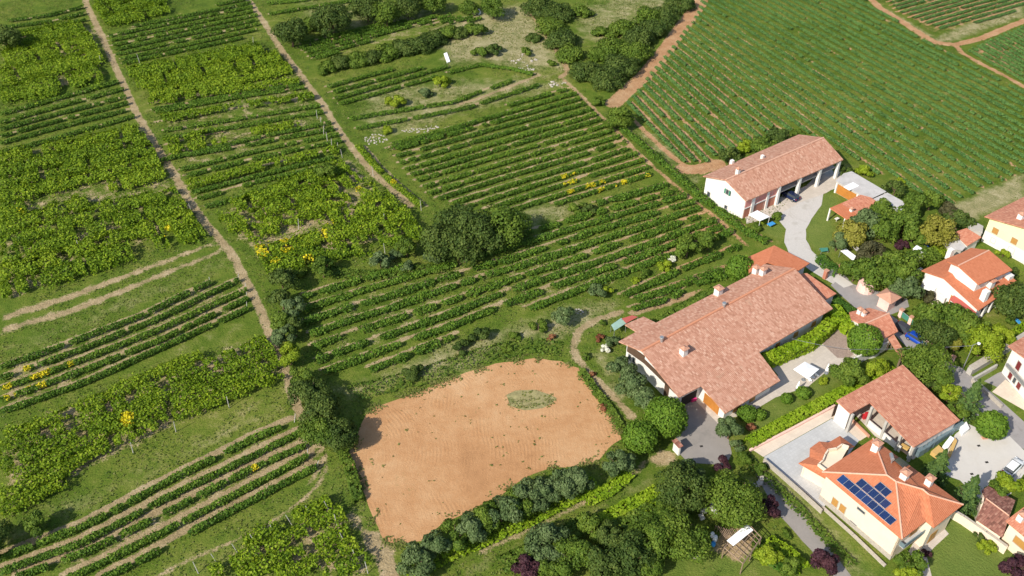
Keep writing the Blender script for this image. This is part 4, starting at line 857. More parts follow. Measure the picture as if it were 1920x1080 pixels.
    def window(s,e,px,py,w,h,shut=None,closed=False,name='window',z=None):
        p,n3,ang=s.onwall(e,px,py)
        if z is not None:p=np.array([p[0],p[1],z])
        c=p+n3*.03; m=MB(); t=.09
        ca,sa=math.cos(ang),math.sin(ang)
        def bx(mm,du,dz,ww,hh,dep,off=0.): mm.box((c[0]+ca*du+n3[0]*off,c[1]+sa*du+n3[1]*off,c[2]+dz-hh/2),ww,dep,hh,ang)
        bx(m,0,h/2+t/2,w+2*t,t,.1);bx(m,0,-h/2-t/2,w+2*t,t,.16);bx(m,-w/2-t/2,0,t,h,.1);bx(m,w/2+t/2,0,t,h,.1)
        f=m.obj(name,M['concrete'],s.root)
        if closed: mm=MB(); bx(mm,0,0,w-.02,h-.02,.06); mm.obj('shutter',M[shut],f)
        else:
            mm=MB(); bx(mm,0,0,w-.02,h-.02,.03,-.005); mm.obj('pane',M['glass'],f)
            if shut:
                for q in (-1,1): mm=MB(); bx(mm,q*(w/2+t+w*.25),0,w*.46,h,.05,.02); mm.obj('shutter',M[shut],f)
    def panel(s,e,u0,u1,z0,z1,mat,name,off=.05,th=.05):
        a,b,nn=s.edges[e]; d=b-a; p=a+d*(u0+u1)/2+nn*off; L=np.linalg.norm(d)*(u1-u0)
        m=MB(); m.box((p[0],p[1],z0),L,th,z1-z0,math.atan2(d[1],d[0])); return m.obj(name,mat,s.root)
    def chimney(s,px,py,face,h=1.1,w=.8,cap=True,mat='white'):
        p=hit(px,py,s.faces[face][1]); W,pl=s.faces[face]; ang=math.atan2(pl[0][1],pl[0][0])
        m=MB(); m.box((p[0],p[1],p[2]-.5),w,w,h+.5,ang); o=m.obj('chimney',M[mat],s.roofo)
        if cap:
            m=MB(); z=p[2]+h
            for a in (-1,1):
                for b in (-1,1): m.box((p[0]+a*w*.36,p[1]+b*w*.36,z),.12,.12,.22,ang)
            m.box((p[0],p[1],z+.22),w*1.35,w*1.35,.08,ang)
            t=w*.7; v=[(p[0]+t*math.cos(ang+k*math.pi/2+.785),p[1]+t*math.sin(ang+k*math.pi/2+.785),z+.302) for k in range(4)]+[(p[0],p[1],z+.62)]
            m.add(v,[(0,1,4),(1,2,4),(2,3,4),(3,0,4),(3,2,1,0)])
            m.obj('chimney_cap',M['terracotta'],s.roofo)
    def pipe(s,px,py,face,h=1.0,r=.16):
        p=hit(px,py,s.faces[face][1]); m=MB(); m.tube((p[0],p[1],p[2]-.2),(p[0],p[1],p[2]+h),r,r,10); m.tube((p[0],p[1],p[2]+h),(p[0],p[1],p[2]+h+.12),r*1.4,r*1.2,10); m.obj('vent_pipe',M['metal'],s.roofo)
    def ridge(s,pts,mat='terracotta',r=.16):
        m=MB()
        for a,b in zip(pts,pts[1:]):
            A=hit(a[0],a[1],s.faces[a[2]][1]);B=hit(b[0],b[1],s.faces[b[2]][1]); m.tube(A+[0,0,.03],B+[0,0,.03],r,r,8)
        m.obj('ridge_tiles',M[mat] if isinstance(mat,str) else mat,s.roofo)
    def pillar(s,px,py,face,w=.6,mat='white',inset=.4):
        p=hit(px,py,s.faces[face][1]); pl=s.faces[face][1]; n=np.array([pl[0][0],pl[0][1]]); n/=np.linalg.norm(n)+1e-9
        q=p[:2]-n*inset; m=MB(); m.box((q[0],q[1],0),w,w,zat(pl,*q)-.2,math.atan2(n[1],n[0])); m.obj('pillar',M[mat],s.root)
M['ridge_pale']=simple('pale_ridge_tiles',(.62,.36,.26),.85,.2,3)
M['ridge_orange']=simple('orange_ridge_tiles',(.55,.24,.14),.85,.12,3)
# --- white-gabled farmhouse at the top
h=House('farmhouse','white-gabled farmhouse with long red tile roof and open bays','farmhouse',(1460,370))
RA,RB=(1360,337,7.6),(1544.7,257.8,7.6)
h.face([(1360,337),(1544.7,257.8),(1581.4,299),(1473.7,345),(1399,377)],(RA,RB,(1399,377,4.9)))
h.face([(1317.8,330),(1497.7,252),(1544.7,257.8),(1360,337)],(RA,RB,(1317.8,330,5.0)))
h.roof(M['tile_old'])
h.walls([(1317.8,330,1),(1360,337,1),(1399,377,0),(1473.7,345,0),(1457,326,0),(1564,279.5,0),(1544.7,257.8,0),(1497.7,252,1)],M['white'],.55)
h.ridge([(1361,337,0),(1544,258,0)],'ridge_pale')
for k in ((1464.5,350,0),(1503.5,333,0),(1541.3,317,0),(1577,301.5,0)): h.pillar(*k)
e=2; h.panel(e,.02,.98,2.6,4.6,M['pink'],'pink_front_wall'); h.panel(e,.02,.98,.0,2.4,M['brickred'],'ground_floor_front',.04); h.panel(e,-.01,.99,2.38,2.6,M['white'],'balcony_rail',.12,.1); h.panel(e,.18,.26,0,4.6,M['white'],'pilaster',.12,.3); h.panel(e,.6,.66,0,4.6,M['white'],'pilaster',.12,.3)
h.window(e,1418,373,.8,.9,'greenshutter',True,z=3.6); h.window(e,1445,362,.8,.9,'brownshutter',True,z=3.6)
for x in (1412,1432,1452): h.window(e,x,395,1.0,1.9,'brownshutter',True,name='door',z=1.1)
a,b,nn=h.edges[4]; m=MB(); mid=(a+b)/2; m.box((mid[0]+nn[0]*1.3,mid[1]+nn[1]*1.3,2.5),np.linalg.norm(b-a),2.4,.22,math.atan2(b[1]-a[1],b[0]-a[0])); m.obj('hay_loft_floor',M['concrete'],h.root)
h.panel(4,.02,.98,0,2.4,M['darkwood'],'stable_front',.06); h.panel(4,.02,.98,2.75,4.8,M['darkwood'],'loft_boarding',.06)
h.window(0,1364,360,.7,1.1,'greenshutter'); h.window(1,1364,360,.7,1.1,'greenshutter'); h.window(1,1361,388,.6,.8); h.window(0,1329,364,.8,1.1)
h.chimney(1383,325,0,1.0,.7); h.chimney(1372,307,1,.9,.7,False); h.chimney(1429,297,1,.8,.6,False)
# --- grey shed
h=House('shed','grey fibre-cement roofed shed with orange wooden front','shed',(1625,372))
h.face([(1567,339),(1582,325),(1597,321),(1662,359),(1630,374)],((1567,339,2.9),(1597,321,3.1),(1630,374,2.9)))
h.face([(1633,374.5),(1664,361),(1696,379),(1692,397),(1655,394)],((1633,374,2.7),(1664,361,2.9),(1655,394,2.6)))
h.roof(M['fibre'],thick=.1); h.walls([(1567,339,0),(1630,374,0),(1655,394,1),(1692,397,1),(1696,379,1),(1662,359,0),(1597,321,0)],M['concrete'],.25,open_edges=())
h.panel(0,.05,.62,.1,2.3,M['orangewood'],'wooden_front',.05); h.panel(0,.0,.04,0,2.5,M['white'],'corner_post',.1,.25); h.panel(0,.63,.67,0,2.5,M['white'],'corner_post',.1,.25)
p=hit(1596,350,h.faces[0][1]); m=MB(); m.box((p[0],p[1],p[2]+.01),3.0,1.6,.12,.6); m.obj('roof_light',M['whitefab'],h.root)
# --- small pavilion
h=House('pavilion','small red-roofed garden pavilion on white posts by the lawn','pavilion',(1600,400))
an=((1556.5,389.5,3.3),(1614,365,3.3),(1590,412,2.6))
h.face([(1556.5,389.5),(1577,381),(1612,404),(1590,412)],an); h.face([(1577,381),(1614,365),(1633,370),(1649,381),(1633,391),(1612,404)],an)
h.roof(M['tile_orange'],[0]); h.roof(M['tile_light'],[1]); h.walls([(1580,380,1),(1614,365,1),(1649,381,1),(1614,403,1)],M['white'],.27)
for k in ((1560,391,0),(1588,409,0)): h.pillar(*k,w=.28,inset=.35)
h.chimney(1596,396,1,.5,.6)
# --- long farmhouse
h=House('long_farmhouse','very long low farmhouse with mottled terracotta roof and courtyard wing','farmhouse',(1350,700))
RA,RB=(1203,658,6.3),(1490,503,6.3)
h.face([(1203,658),(1490,503),(1561.7,578.3),(1423.3,660),(1463.3,713.3),(1360,775),(1315,723.3),(1273.3,745)],(RA,RB,(1360,775,3.0)))
h.face([(1203,658),(1160,640),(1193,621.7),(1171.7,608.3),(1206.7,593.3),(1230,605),(1403.3,516.7),(1433,495),(1490,503)],(RA,RB,(1160,640,4.9)))
h.roof(M['tile_old'])
h.walls([(1160,640,1),(1203,658,0),(1273.3,745,0),(1315,723.3,0),(1360,775,0),(1463.3,713.3,0),(1423.3,660,0),(1561.7,578.3,0),(1490,503,0),(1433,495,1),(1230,605,1),(1193,621.7,1)],M['white'],1.0)
h.ridge([(1203,658,0),(1489,504,0)],'ridge_orange',.22)
h.panel(1,.0,.9,2.9,3.9,M['darkwood'],'gable_boarding',.08,.08); h.panel(0,.05,1,2.9,4.6,M['darkwood'],'gable_boarding',.08,.08)
h.panel(1,.62,.74,0,3.3,M['darkwood'],'garage_door',.08,.08)
for x,y in ((1181,668),(1189,673),(1195,679)): h.window(0 if x<1190 else 1,x,y,.55,1.2,z=2.0)
h.panel(2,.15,.85,0,2.3,M['dark'],'porch_shade_panel',.03); h.panel(3,.2,.8,0,2.2,M['orangewood'],'door_front',.05)  # the near-black panel paints the shade of an open porch onto the wall
for u in (.12,.35,.6,.85): h.panel(6,u,u+.06,.9,2.1,M['brownshutter'],'window_shutter',.05)
for u in (.2,.55): h.panel(4,u,u+.12,.2,2.1,M['brownshutter'],'door',.05)
h.chimney(1281,664,0,1.2,1.0); h.pipe(1240,640,0,.9,.28); h.chimney(1346,552,1,1.3,1.1); h.pipe(1357,575,0,.8,.28); h.chimney(1416,512,1,1.2,.9); h.chimney(1429,515,1,1.2,.9)
h=House('rear_wing','smooth orange hip-roofed wing at the far end of the long farmhouse','house',(1465,495))
h.face([(1451.7,460),(1403,481.7),(1404,512),(1440,492)],((1451.7,460,4.9),(1404,512,4.1),(1403,481.7,3.9))); h.face([(1451.7,460),(1440,492),(1494,509),(1518.3,493.3)],((1451.7,460,4.9),(1440,492,4.8),(1518,493.3,3.9)))
h.roof(M['tile_orange']); h.walls([(1451.7,460,0),(1403,481.7,0),(1404,512,0),(1494,509,1),(1518.3,493.3,1)],M['white'],.5)
h=House('lean_to','low tiled lean-to on the lane side of the long farmhouse','outbuilding',(1535,550))
h.face([(1500,513.5),(1513,512),(1568.3,550),(1547,562)],((1500,513.5,3.4),(1568.3,550,2.7),(1547,562,2.7))); h.roof(M['tile_light']); h.walls([(1500,513.5,0),(1513,512,0),(1568.3,550,0),(1547,562,0)],M['white'],.27)
# --- garage by the lane
h=House('garage','small tiled garage between the ball-shaped tree and the lane','garage',(1640,615))
RA,RB=(1618,609,4.3),(1667,587.5,4.3)
h.face([(1618,609),(1667,587.5),(1684,621),(1646.7,639.5)],(RA,RB,(1646.7,639.5,3.2))); h.face([(1592.5,585),(1630,577),(1667,587.5),(1618,609),(1596,598)],(RA,RB,(1596,598,3.5)))
h.roof(M['tile_light']); h.walls([(1592.5,585,1),(1618,609,0),(1646.7,639.5,0),(1684,621,0),(1667,587.5,0),(1630,577,1)],M['white'],.27); h.ridge([(1618,609,0),(1667,587.5,0)],'ridge_pale')
h.chimney(1611,588,1,.9,.7); h.chimney(1619,592,1,.7,.6)
h=House('gate_canopy','narrow tiled canopy over the side gate beside the garage','canopy',(1682,655))
h.face([(1665,634),(1676,627),(1698,662),(1689,672)],((1665,634,2.7),(1676,627,2.9),(1689,672,2.7))); h.roof(M['tile_mixed'],thick=.14)
for k in ((1668,636,0),(1677,631,0),(1695,662,0),(1689,668,0)): h.pillar(*k,w=.22,inset=.1,mat='wood')
# --- red-roofed two-level house
h=House('two_level_house','white house with stepped bright red roofs and white chimneys','house',(1820,555))
RA,RB=(1769,521,5.0),(1800,507,5.0)
h.face([(1769,521),(1830,493.5),(1888.3,511.7),(1910,530),(1835.5,581.7)],(RA,RB,(1835.5,581.7,3.5))); h.face([(1728,507),(1762,491),(1776,484),(1803,474),(1830,493.5),(1769,521)],(RA,RB,(1728,507,3.7)))
h.roof(M['tile_orange']); h.walls([(1728,507,1),(1769,521,0),(1835.5,581.7,0),(1910,530,0),(1888,511.7,0),(1803,474,1)],M['white'],.55)
h.panel(0,.1,.8,.2,1.9,M['whitefab'],'balcony_screen',.35,.27); h.panel(1,.3,.42,0,2.4,M['orangewood'],'door',.06); h.panel(1,.02,.25,.2,1.6,M['white'],'porch_wall',.8,.3)
h.panel(2,.1,.9,1.0,2.2,M['glass'],'window_band',.03)
for u in (.2,.4,.6,.8): h.panel(2,u-.02,u+.02,.2,2.6,M['white'],'pier',.3,.3)
n0=len(h.faces); RA,RB=(1796,498,8.0),(1855,469,8.0)
f0=h.face([(1796,498),(1855,469),(1898.6,506),(1835.5,533.5)],(RA,RB,(1835.5,533.5,6.5))); f1=h.face([(1776,490),(1776,484),(1803,473.8),(1820.5,464.6),(1855,469),(1796,498)],(RA,RB,(1776,488,7.0)))
lower=h.roofo; ro=h.roof(M['tile_orange'],[f0,f1],name='upper_roof'); sv=h.faces; h.faces=[sv[f0],sv[f1]]
h.walls([(1776,488,1),(1796,498,0),(1835.5,533.5,0),(1898.6,506,0),(1855,469,0),(1803,474,1)],M['white'],.7,z0=2.5,name='upper_wall'); h.faces=sv; h.ridge([(1797,498,f0),(1854,469.5,f0)],'ridge_pale',.13)
h.roofo=lower; h.chimney(1843,562,0,2.2,1.0,False); h.chimney(1855,537,0,1.3,1.1); h.chimney(1890,520,0,.7,1.3,False); h.chimney(1779,481,1,1.8,.9,False)
h=House('lean_to','red sheet-roofed lean-to beside the two-level house','outbuilding',(1805,585))
h.face([(1780,561),(1790,552),(1831,586),(1822,594)],((1780,561,2.3),(1790,552,2.7),(1822,594,2.3))); h.roof(M['redroof'],thick=.08); h.walls([(1780,561,0),(1790,552,0),(1831,586,0),(1822,594,0)],M['white'],.2)
# --- yellow house at the right edge
h=House('yellow_house','pale yellow two-storey house with brown shutters','house',(1900,470))
RA,RB=(1940,432.5,8.2),(2020,398,8.2)
h.face([(1940,432.5),(2020,398),(2075,455),(1990,492)],(RA,RB,(1990,492,6.0))); h.face([(1846,405.6),(1926,366),(2020,398),(1940,432.5)],(RA,RB,(1846,405.6,5.9)))
h.roof(M['tile_brown' if 0 else 'tile_mixed']); h.walls([(1846,405.6,1),(1940,432.5,0),(1990,492,0),(2075,455,0),(2020,398,0),(1926,366,1)],M['yellow'],.8)
for e in (0,1): h.panel(e,0,1,0,2.6,M['white'],'ground_floor_wall',.05)
h.window(0,1866.5,433,1.2,1.3,'brownshutter',True); h.window(0,1901.8,452,1.2,1.3,'brownshutter',True); h.window(0,1859,459,.9,1.0,'brownshutter',True,z=1.4); h.window(1,1925,474,1.2,1.3,'brownshutter',True); h.window(0,1893,476,1.2,1.2,'redshutter',True,z=1.4)
h.chimney(1913,410,1,1.0,1.0)
# --- small garden outbuildings
def lean(name,label,cat,pts,anchors,mat,inset=.3,wall='white',thick=.15):
    h=House(name,label,cat,pts[0]); h.face(pts,anchors); h.roof(M[mat],thick=thick); h.walls([(a,b,0) for a,b in pts],M[wall],inset); return h
lean('outbuilding','small terracotta-roofed outbuilding left of the yellow house','outbuilding',[(1787.7,435.6),(1812.6,427.5),(1840.4,444.4),(1814,461)],((1787.7,435.6,2.6),(1812.6,427.5,2.9),(1840.4,444.4,2.9)),'tile_light')
lean('outbuilding','grey sheet-roofed hut below the terracotta outbuilding','outbuilding',[(1762.9,450.2),(1786.5,438.5),(1811,463),(1804,470),(1783.4,466.3)],((1762.9,450.2,2.4),(1786.5,438.5,2.6),(1811,463,2.4)),'fibre',.2,'concrete',.06)
lean('outbuilding','flat concrete-roofed annex touching the yellow house','outbuilding',[(1815.5,425),(1828.7,415.5),(1844,424),(1842,437)],((1815.5,425,2.5),(1828.7,415.5,2.5),(1844,424,2.5)),'concrete',.1,'concrete')
lean('outbuilding','white flat-roofed garden shed with terracotta rim','shed',[(1711.7,466),(1719,459.5),(1738,470.7),(1734,477)],((1711.7,466,2.0),(1719,459.5,2.0),(1738,470.7,2.0)),'whitefab',.1)
# --- house at the right edge below the street wall
h=House('balcony_house','white house with dark red shutters and a balcony','house',(1905,715))
RA,RB=(1948,690,7.9),(2000,655,7.9)
h.face([(1948,690),(2000,655),(2040,720),(1985,755)],(RA,RB,(1985,755,6.2))); h.face([(1890,648.4),(1940,619),(2000,655),(1948,690)],(RA,RB,(1890,648.4,6.0)))
h.roof(M['tile_mixed']); h.walls([(1890,648.4,1),(1948,690,0),(1985,755,0),(2040,720,0),(2000,655,0),(1940,619,1)],M['white'],.7)
h.window(0,1912,682,.9,1.7,'redshutter',True,z=4.1); h.window(0,1894,706,.8,1.8,'redshutter',True,z=1.4); h.window(0,1913,718,.8,1.8,'redshutter',True,z=1.4); h.window(0,1903,712,.6,1.6,None,z=1.4)
h.panel(0,.15,1,2.75,2.95,M['concrete'],'balcony_slab',.5,1.0); h.panel(0,.15,1,2.95,3.6,M['metal'],'balcony_railing',1.0,.05)
# --- barn with open front
h=House('barn','open-fronted barn with broad mottled orange roof beside the villa','barn',(1690,790))
an=((1568,751,4.6),(1692.7,683.4,4.6),(1799.7,787.5,3.4))
h.face([(1568,751),(1692.7,683.4),(1799.7,787.5),(1713.3,838.3),(1631.7,755),(1595,775)],an); h.roof(M['tile_mixed'])
h.walls([(1568,751,0),(1595,775,0),(1631.7,755,0),(1713.3,838.3,0),(1799.7,787.5,0),(1692.7,683.4,0)],M['white'],.35,open_edges=(1,2,))
for k in ((1597,773,0),(1634,759,0),(1661,786,0),(1688,812,0),(1711,835,0)): h.pillar(*k,w=.4,inset=-.3,mat='concrete')
h.panel(1,.05,.95,0,2.6,M['darkwood'],'back_boarding',-3.0,.1)
# --- villa
h=House('villa','cream villa with orange hip roof and blue solar panels','villa',(1660,960))
E_=6.0
P1,P2,P3,P4=(1663,891,8.1),(1680,903,8.1),(1730,917.5,7.9),(1741.7,927.5,7.7)
cW,cN,cS,cV,cT,cE=(1541,885,E_),(1637,822,E_),(1691.7,1010.8,E_),(1736.7,976.7,E_),(1751.7,989,E_),(1805.8,946,E_)
vN=h.face([cN,cW,P1]); vSW=h.face([cW,cS,P2,P1]); vNE=h.face([cN,P1,P2,P3,P4,cE]); vS1=h.face([P2,cS,cV,P3]); vS2=h.face([P3,cV,cT,P4]); vS3=h.face([P4,cT,cE])
h.roof(M['tile_orange'])
h.walls([(1541,885,vSW),(1691.7,1010.8,vSW),(1736.7,976.7,vS1),(1751.7,989,vS2),(1805.8,946,vS3),(1637,822,vNE)],M['cream'],.55)
for a in ([cW,P1,P2,cS],[cN,P1],[P2,P3,P4,cE]):
    m=MB()
    for p,q in zip(a,a[1:]): m.tube(G(*p)+[0,0,.02],G(*q)+[0,0,.02],.13,.13,8)
    m.obj('ridge_tiles',M['ridge_pale'],h.roofo)
h.window(0,1565.8,941.7,1.0,1.5,'brownshutter',True); h.window(0,1580,953.3,1.0,1.5,'brownshutter',True); h.window(0,1615,957,1.3,.45); h.window(0,1600,982,1.1,.5); h.window(0,1630,1021,1.1,.27)
h.panel(0,0,1,0,.9,M['stone'],'plinth',.06,.1); h.panel(1,.55,.85,3.1,5.4,M['brownshutter'],'balcony_door',.05); h.panel(3,.2,.5,.2,2.3,M['brownshutter'],'door',.05)
m=MB(); q=Gs([(1674,1012),(1694,1028),(1740,994),(1728,984),(1700,1000)],3.0); m.prism([tuple(p) for p in q],2.8,3.0); m.obj('balcony',M['pave_grey'],h.root)
m=MB()
for a,b in (((1674,1012),(1694,1028)),((1694,1028),(1740,994))):
    A=G(*a,3.0);B=G(*b,3.0); d=B-A; m.box(((A[0]+B[0])/2,(A[1]+B[1])/2,3.0),np.linalg.norm(d),.12,.8,math.atan2(d[1],d[0]))
m.obj('balcony_railing',M['bluegrey'],h.root)
pl=h.faces[vSW][1]; n3=pl[0]
def r7(x,y): return (1500+x/6.,860+y/6.)
for row,idx in ((0,range(9)),(1,range(2,7)),(2,(4,5))):
    for i in idx:
        c=[(410+67.2*i+77*row+(-4 if row==2 else 0),243+57*i-63*row-(8 if row==1 else 0)-(20 if row==2 else 0))]; c=c[0]
        cs=[c,(c[0]+65.5,c[1]+55.5),(c[0]+65.5+75,c[1]+55.5-61),(c[0]+75,c[1]-61)]
        W=[hit(*r7(*k),pl)+n3*.14 for k in cs]; V=[tuple(p) for p in W]+[tuple(p-n3*.05) for p in W]
        L1=np.linalg.norm(W[1]-W[0]);L2=np.linalg.norm(W[3]-W[0]); top=(0,1,2,3) if np.cross(W[1]-W[0],W[2]-W[0])[2]>0 else (3,2,1,0)
        uvq={0:(0,0),1:(L1,0),2:(L1,L2),3:(0,L2)}; F=[top,(4,5,6,7)]+[(k,(k+1)%4,4+(k+1)%4,4+k) for k in range(4)]
        U=[uvq[k] for k in top]+[(0,0)]*4+[(0,0)]*16
        o=mk('solar_panel',V,F,M['solar'],h.root,uv=U)
        m=MB(); 
        for k in range(4): m.tube(W[k]+n3*.01,W[(k+1)%4]+n3*.01,.022,.022,4)
        m.obj('panel_frame',M['metal'],o)
h.chimney(1641,843,vNE,1.3,1.0); h.chimney(1694,897,vNE,1.2,1.0); h.chimney(1740,908,vNE,1.2,.9)
plN=h.faces[vNE][1]; a=[hit(*p,plN) for p in ((1674,866),(1686,859),(1704,873),(1692,881))]; V=[tuple(a[0]+[0,0,.5]),tuple(a[1]+[0,0,.25]),tuple(a[2]+[0,0,.25]),tuple(a[3]+[0,0,.5])]; V+= [(x,y,z-.1) for x,y,z in V]
mk('solar_heater',V,[(0,1,2,3),(7,6,5,4),(0,4,5,1),(1,5,6,2),(2,6,7,3),(3,7,4,0)],M['glass'],h.root)
p=hit(1671,868,plN); m=MB(); m.tube(p+[0,0,.8],hit(1668,858,plN)+[0,0,.8],.28,.28,12); m.tube(p,p+[0,0,.9],.1,.1,6); m.obj('water_tank',M['metal'],h.root)
# --- villa annex
h=House('villa_annex','low curved orange-roofed annex with a cream bean-shaped balcony','annex',(1550,870))
out=[(1556.7,902),(1497.5,868),(1518,856),(1518.8,840),(1536,827.5),(1553.8,829.4),(1575,817),(1602,837)]
inn=[(1560,893),(1534,873),(1542,866),(1546,855),(1552,846),(1568,843),(1578,836),(1590,840)]
for i in range(7):
    h.face([(*out[i],2.9),(*out[i+1],2.9),(*inn[i+1],3.9),(*inn[i],3.9)])
h.roof(M['tile_orange'],thick=.18)
h.walls([(1556.7,902,0),(1497.5,868,0),(1518,856,1),(1518.8,840,2),(1536,827.5,3),(1553.8,829.4,4),(1575,817,5),(1602,837,6)],M['cream'],.5,open_edges=(7,))
m=MB(); m.prism([tuple(p) for p in Gs(inn,3.7)],3.2,3.7); m.obj('balcony_floor',M['cream'],h.root)
m=MB(); q=[G(*p,3.9) for p in inn]
for A,B in zip(q,q[1:]):
    d=B-A; m.box(((A[0]+B[0])/2,(A[1]+B[1])/2,3.6),np.linalg.norm(d)+.1,.2,.75,math.atan2(d[1],d[0]))
m.obj('balcony_parapet',M['cream'],h.root)
# --- brown shed and corner house
h=House('shed','long shed with dark brown tiled roof below the pale yard','shed',(1860,965))
RA,RB=(1848,935,3.3),(1891,966,3.3)
h.face([(1848,935),(1893,968),(1880,1007),(1830,973)],(RA,RB,(1880,1007,2.6))); h.face([(1853,911),(1904,938),(1893,968),(1848,935),(1841,919)],(RA,RB,(1853,911,2.6)))
h.roof(M['tile_brown']); h.walls([(1841,919,1),(1853,911,1),(1904,938,1),(1893,968,0),(1880,1007,0),(1830,973,0)],M['cream'],.24); h.ridge([(1849,935,0),(1892,967,0)],'ridge_pale',.1)
h=House('corner_house','cream house corner with red roof at the lower right edge','house',(1910,1010))
h.face([(1886,976),(1934,940),(2010,1000),(1960,1038)],((1886,976,4.9),(1934,940,5.6),(1960,1038,4.9))); h.roof(M['tile_light'])
h.walls([(1886,976,0),(1960,1038,0),(2010,1000,0),(1934,940,0)],M['cream'],.5); h.window(0,1913,1018,1.9,1.4,'brownshutter',True); h.chimney(1912,975,0,1.1,.8)
# ================================================================ smaller structures
def post(mb,px,py,h,r=.06,z=0.): 
    g=G(px,py,z); mb.tube((g[0],g[1],0),(g[0],g[1],h),r,r,6)
t=thing('timber_frame_hut','weathered timber frame hut with a white roof sheet','hut',G(1390,1020,0))
q=[G(*p,2.5) for p in ((1400,978),(1427.5,1008),(1393,1056.7),(1358,1026.7))]
for p in q+[(q[0]+q[3])/2,(q[1]+q[2])/2]: m=MB(); m.tube((p[0],p[1],0),(p[0],p[1],2.5),.09,.09,6); m.obj('post',M['wood'],t)
m=MB()
for a,b in zip(q,q[1:]+q[:1]): m.tube(a,b,.09,.09,4)
for k in range(1,8): a=q[0]+(q[3]-q[0])*k/8; b=q[1]+(q[2]-q[1])*k/8; (m.tube(a+[0,0,.1],b+[0,0,.1],.06,.06,4) if k!=3 else None)
for k in (1,2,3): a=q[0]+(q[1]-q[0])*k/4; b=q[3]+(q[2]-q[3])*k/4; m.tube(a,b,.05,.05,4)
m.obj('roof_beam',M['wood'],t)
W=[G(*p,2.65) for p in ((1362.5,1014),(1400,983),(1412.5,994),(1375,1024))]; m=MB(); m.prism([tuple(p[:2]) for p in W],2.66,2.70); m.obj('roof_sheet',M['whitefab'],t)
t=thing('trellis_rack','low timber rack of bent slats left of the frame hut','rack',G(1352,1000,0)); m=MB()
for k in range(6):
    a=G(1342+k*5,985+k*1.5,1.4); b=G(1362+k*3,1010+k*.5,1.4); m.tube(a,b,.06,.06,4); m.tube((a[0],a[1],0),a,.05,.05,4)
m.obj('slat',M['wood'],t)
def drum(px,py,r,h,mat,label,name='barrel',cat='barrel'):
    g=G(px,py,0); m=MB(); m.tube((g[0],g[1],0),(g[0],g[1],h*.5),r*.94,r,14); m.tube((g[0],g[1],h*.5),(g[0],g[1],h),r,r*.9,14); m.tube((g[0],g[1],h),(g[0],g[1],h+.06),r*.6,r*.6,10); o=m.obj(name,M[mat]); return tag(o,label,cat)
drum(1340,1013,.35,.9,'whitefab','white water barrel beside the slat rack'); drum(1335,1006,.3,.8,'whitefab','smaller white barrel behind the water barrel'); drum(1337,1022,.35,.5,'bluelt','pale blue tub in front of the white barrels','tub','tub')
g=G(1302,1040,0); t=thing('fire_pit','round stone fire pit on the orchard lawn','fire pit',g); m=MB(); m.tube(g,g+[0,0,.35],.7,.6,12); m.obj('stone_ring',M['stone'],t); m=MB(); m.tube(g+[0,0,.36],g+[0,0,.38],.35,.35,10); m.obj('ash',M['dark'],t)
def blockpile(px,py,label,mat='white',n=5,s=.8,name='sacks',cat='pile'):
    g=G(px,py,0); m=MB()
    for k in range(n): m.box((g[0]+rng.normal(0,s),g[1]+rng.normal(0,s*.7),0 if k<n*.7 else .35),rng.uniform(.6,1.1),rng.uniform(.4,.8),rng.uniform(.3,.5),rng.random()*3)
    tag(m.obj(name,M[mat]),label,cat)
blockpile(1332,963,'white sacks stacked beside the large spreading tree'); blockpile(1425,908,'pale boards and stones on the lane head','stone',6,.7,'board_pile'); blockpile(1850,815,'bricks and pots at the edge of the pale yard','terracotta',6,.8,'brick_pile')
# walls, fences, gates
def wall(px,h,w,mat,label,name='garden_wall',cat='wall',at0=False,cap=None):
    pts=[G(a,b,0 if at0 else h) for a,b in px]; g=pts[0]; t=thing(name,label,cat,(g[0],g[1],0)); m=MB(); mc=MB()
    for i,(a,b) in enumerate(zip(pts,pts[1:])):
        d=b-a; L=np.linalg.norm(d[:2]); an=math.atan2(d[1],d[0]); c=(a+b)/2; m.box((c[0],c[1],0),L+(.0 if i%2 else w*.9),w*(1 if i%2 else .985),h-(0 if i%2 else .004),an)
        mc.box((c[0],c[1],h+.002),L+.05,w*1.3,.08,an)
    m.obj('wall',M[mat],t)
    if cap: mc.obj('coping',M[cap],t)
    return t
wall([(1787,956),(1808,968),(1850,997),(1888,1024)],1.7,.3,'cream','cream garden wall between the villa lawn and brown shed',cap='stone')
wall([(1543,951),(1600,1002),(1660,1060)],.35,.3,'stone','low stone wall along the foot of the villa',cap='stone')
wall([(1434,860),(1462,884),(1505,922),(1541,955)],.9,.25,'stone','low stone wall along the open side of the grey terrace')
wall([(1600,672),(1625,660),(1650,648),(1666,640)],2.0,.3,'white','white curved wall below the garage')
wall([(1822,690),(1860,667),(1895,645),(1935,620)],1.3,.9,'concrete','broad concrete wall along the street',cap='stone')
wall([(1826,708),(1858,690),(1870,683)],.9,.35,'concrete','short concrete wall below the broad street wall')
wall([(1825,712),(1850,732),(1880,760)],.7,.3,'stone','low kerb wall beside the small lawn on the street')
wall([(1688,528),(1712,513),(1728,503)],1.8,.4,'palepink','pink plaster wall in front of the two-level house',cap='stone')
wall([(1631,789),(1660,813),(1690,838)],1.2,.25,'white','white partition wall in the open barn front')
wall([(1596,783),(1630,816)],.5,.25,'terracotta','terracotta edging between terrace and barn yard','edging','edging')
wall([(1408,842),(1480,805),(1566,759)],.4,.35,'palepink','reddish edging strip below the long box hedge','edging','edging')
wall([(1730,645),(1748,660),(1775,680)],1.2,.3,'palepink','salmon lane wall above the big round tree',cap='stone')
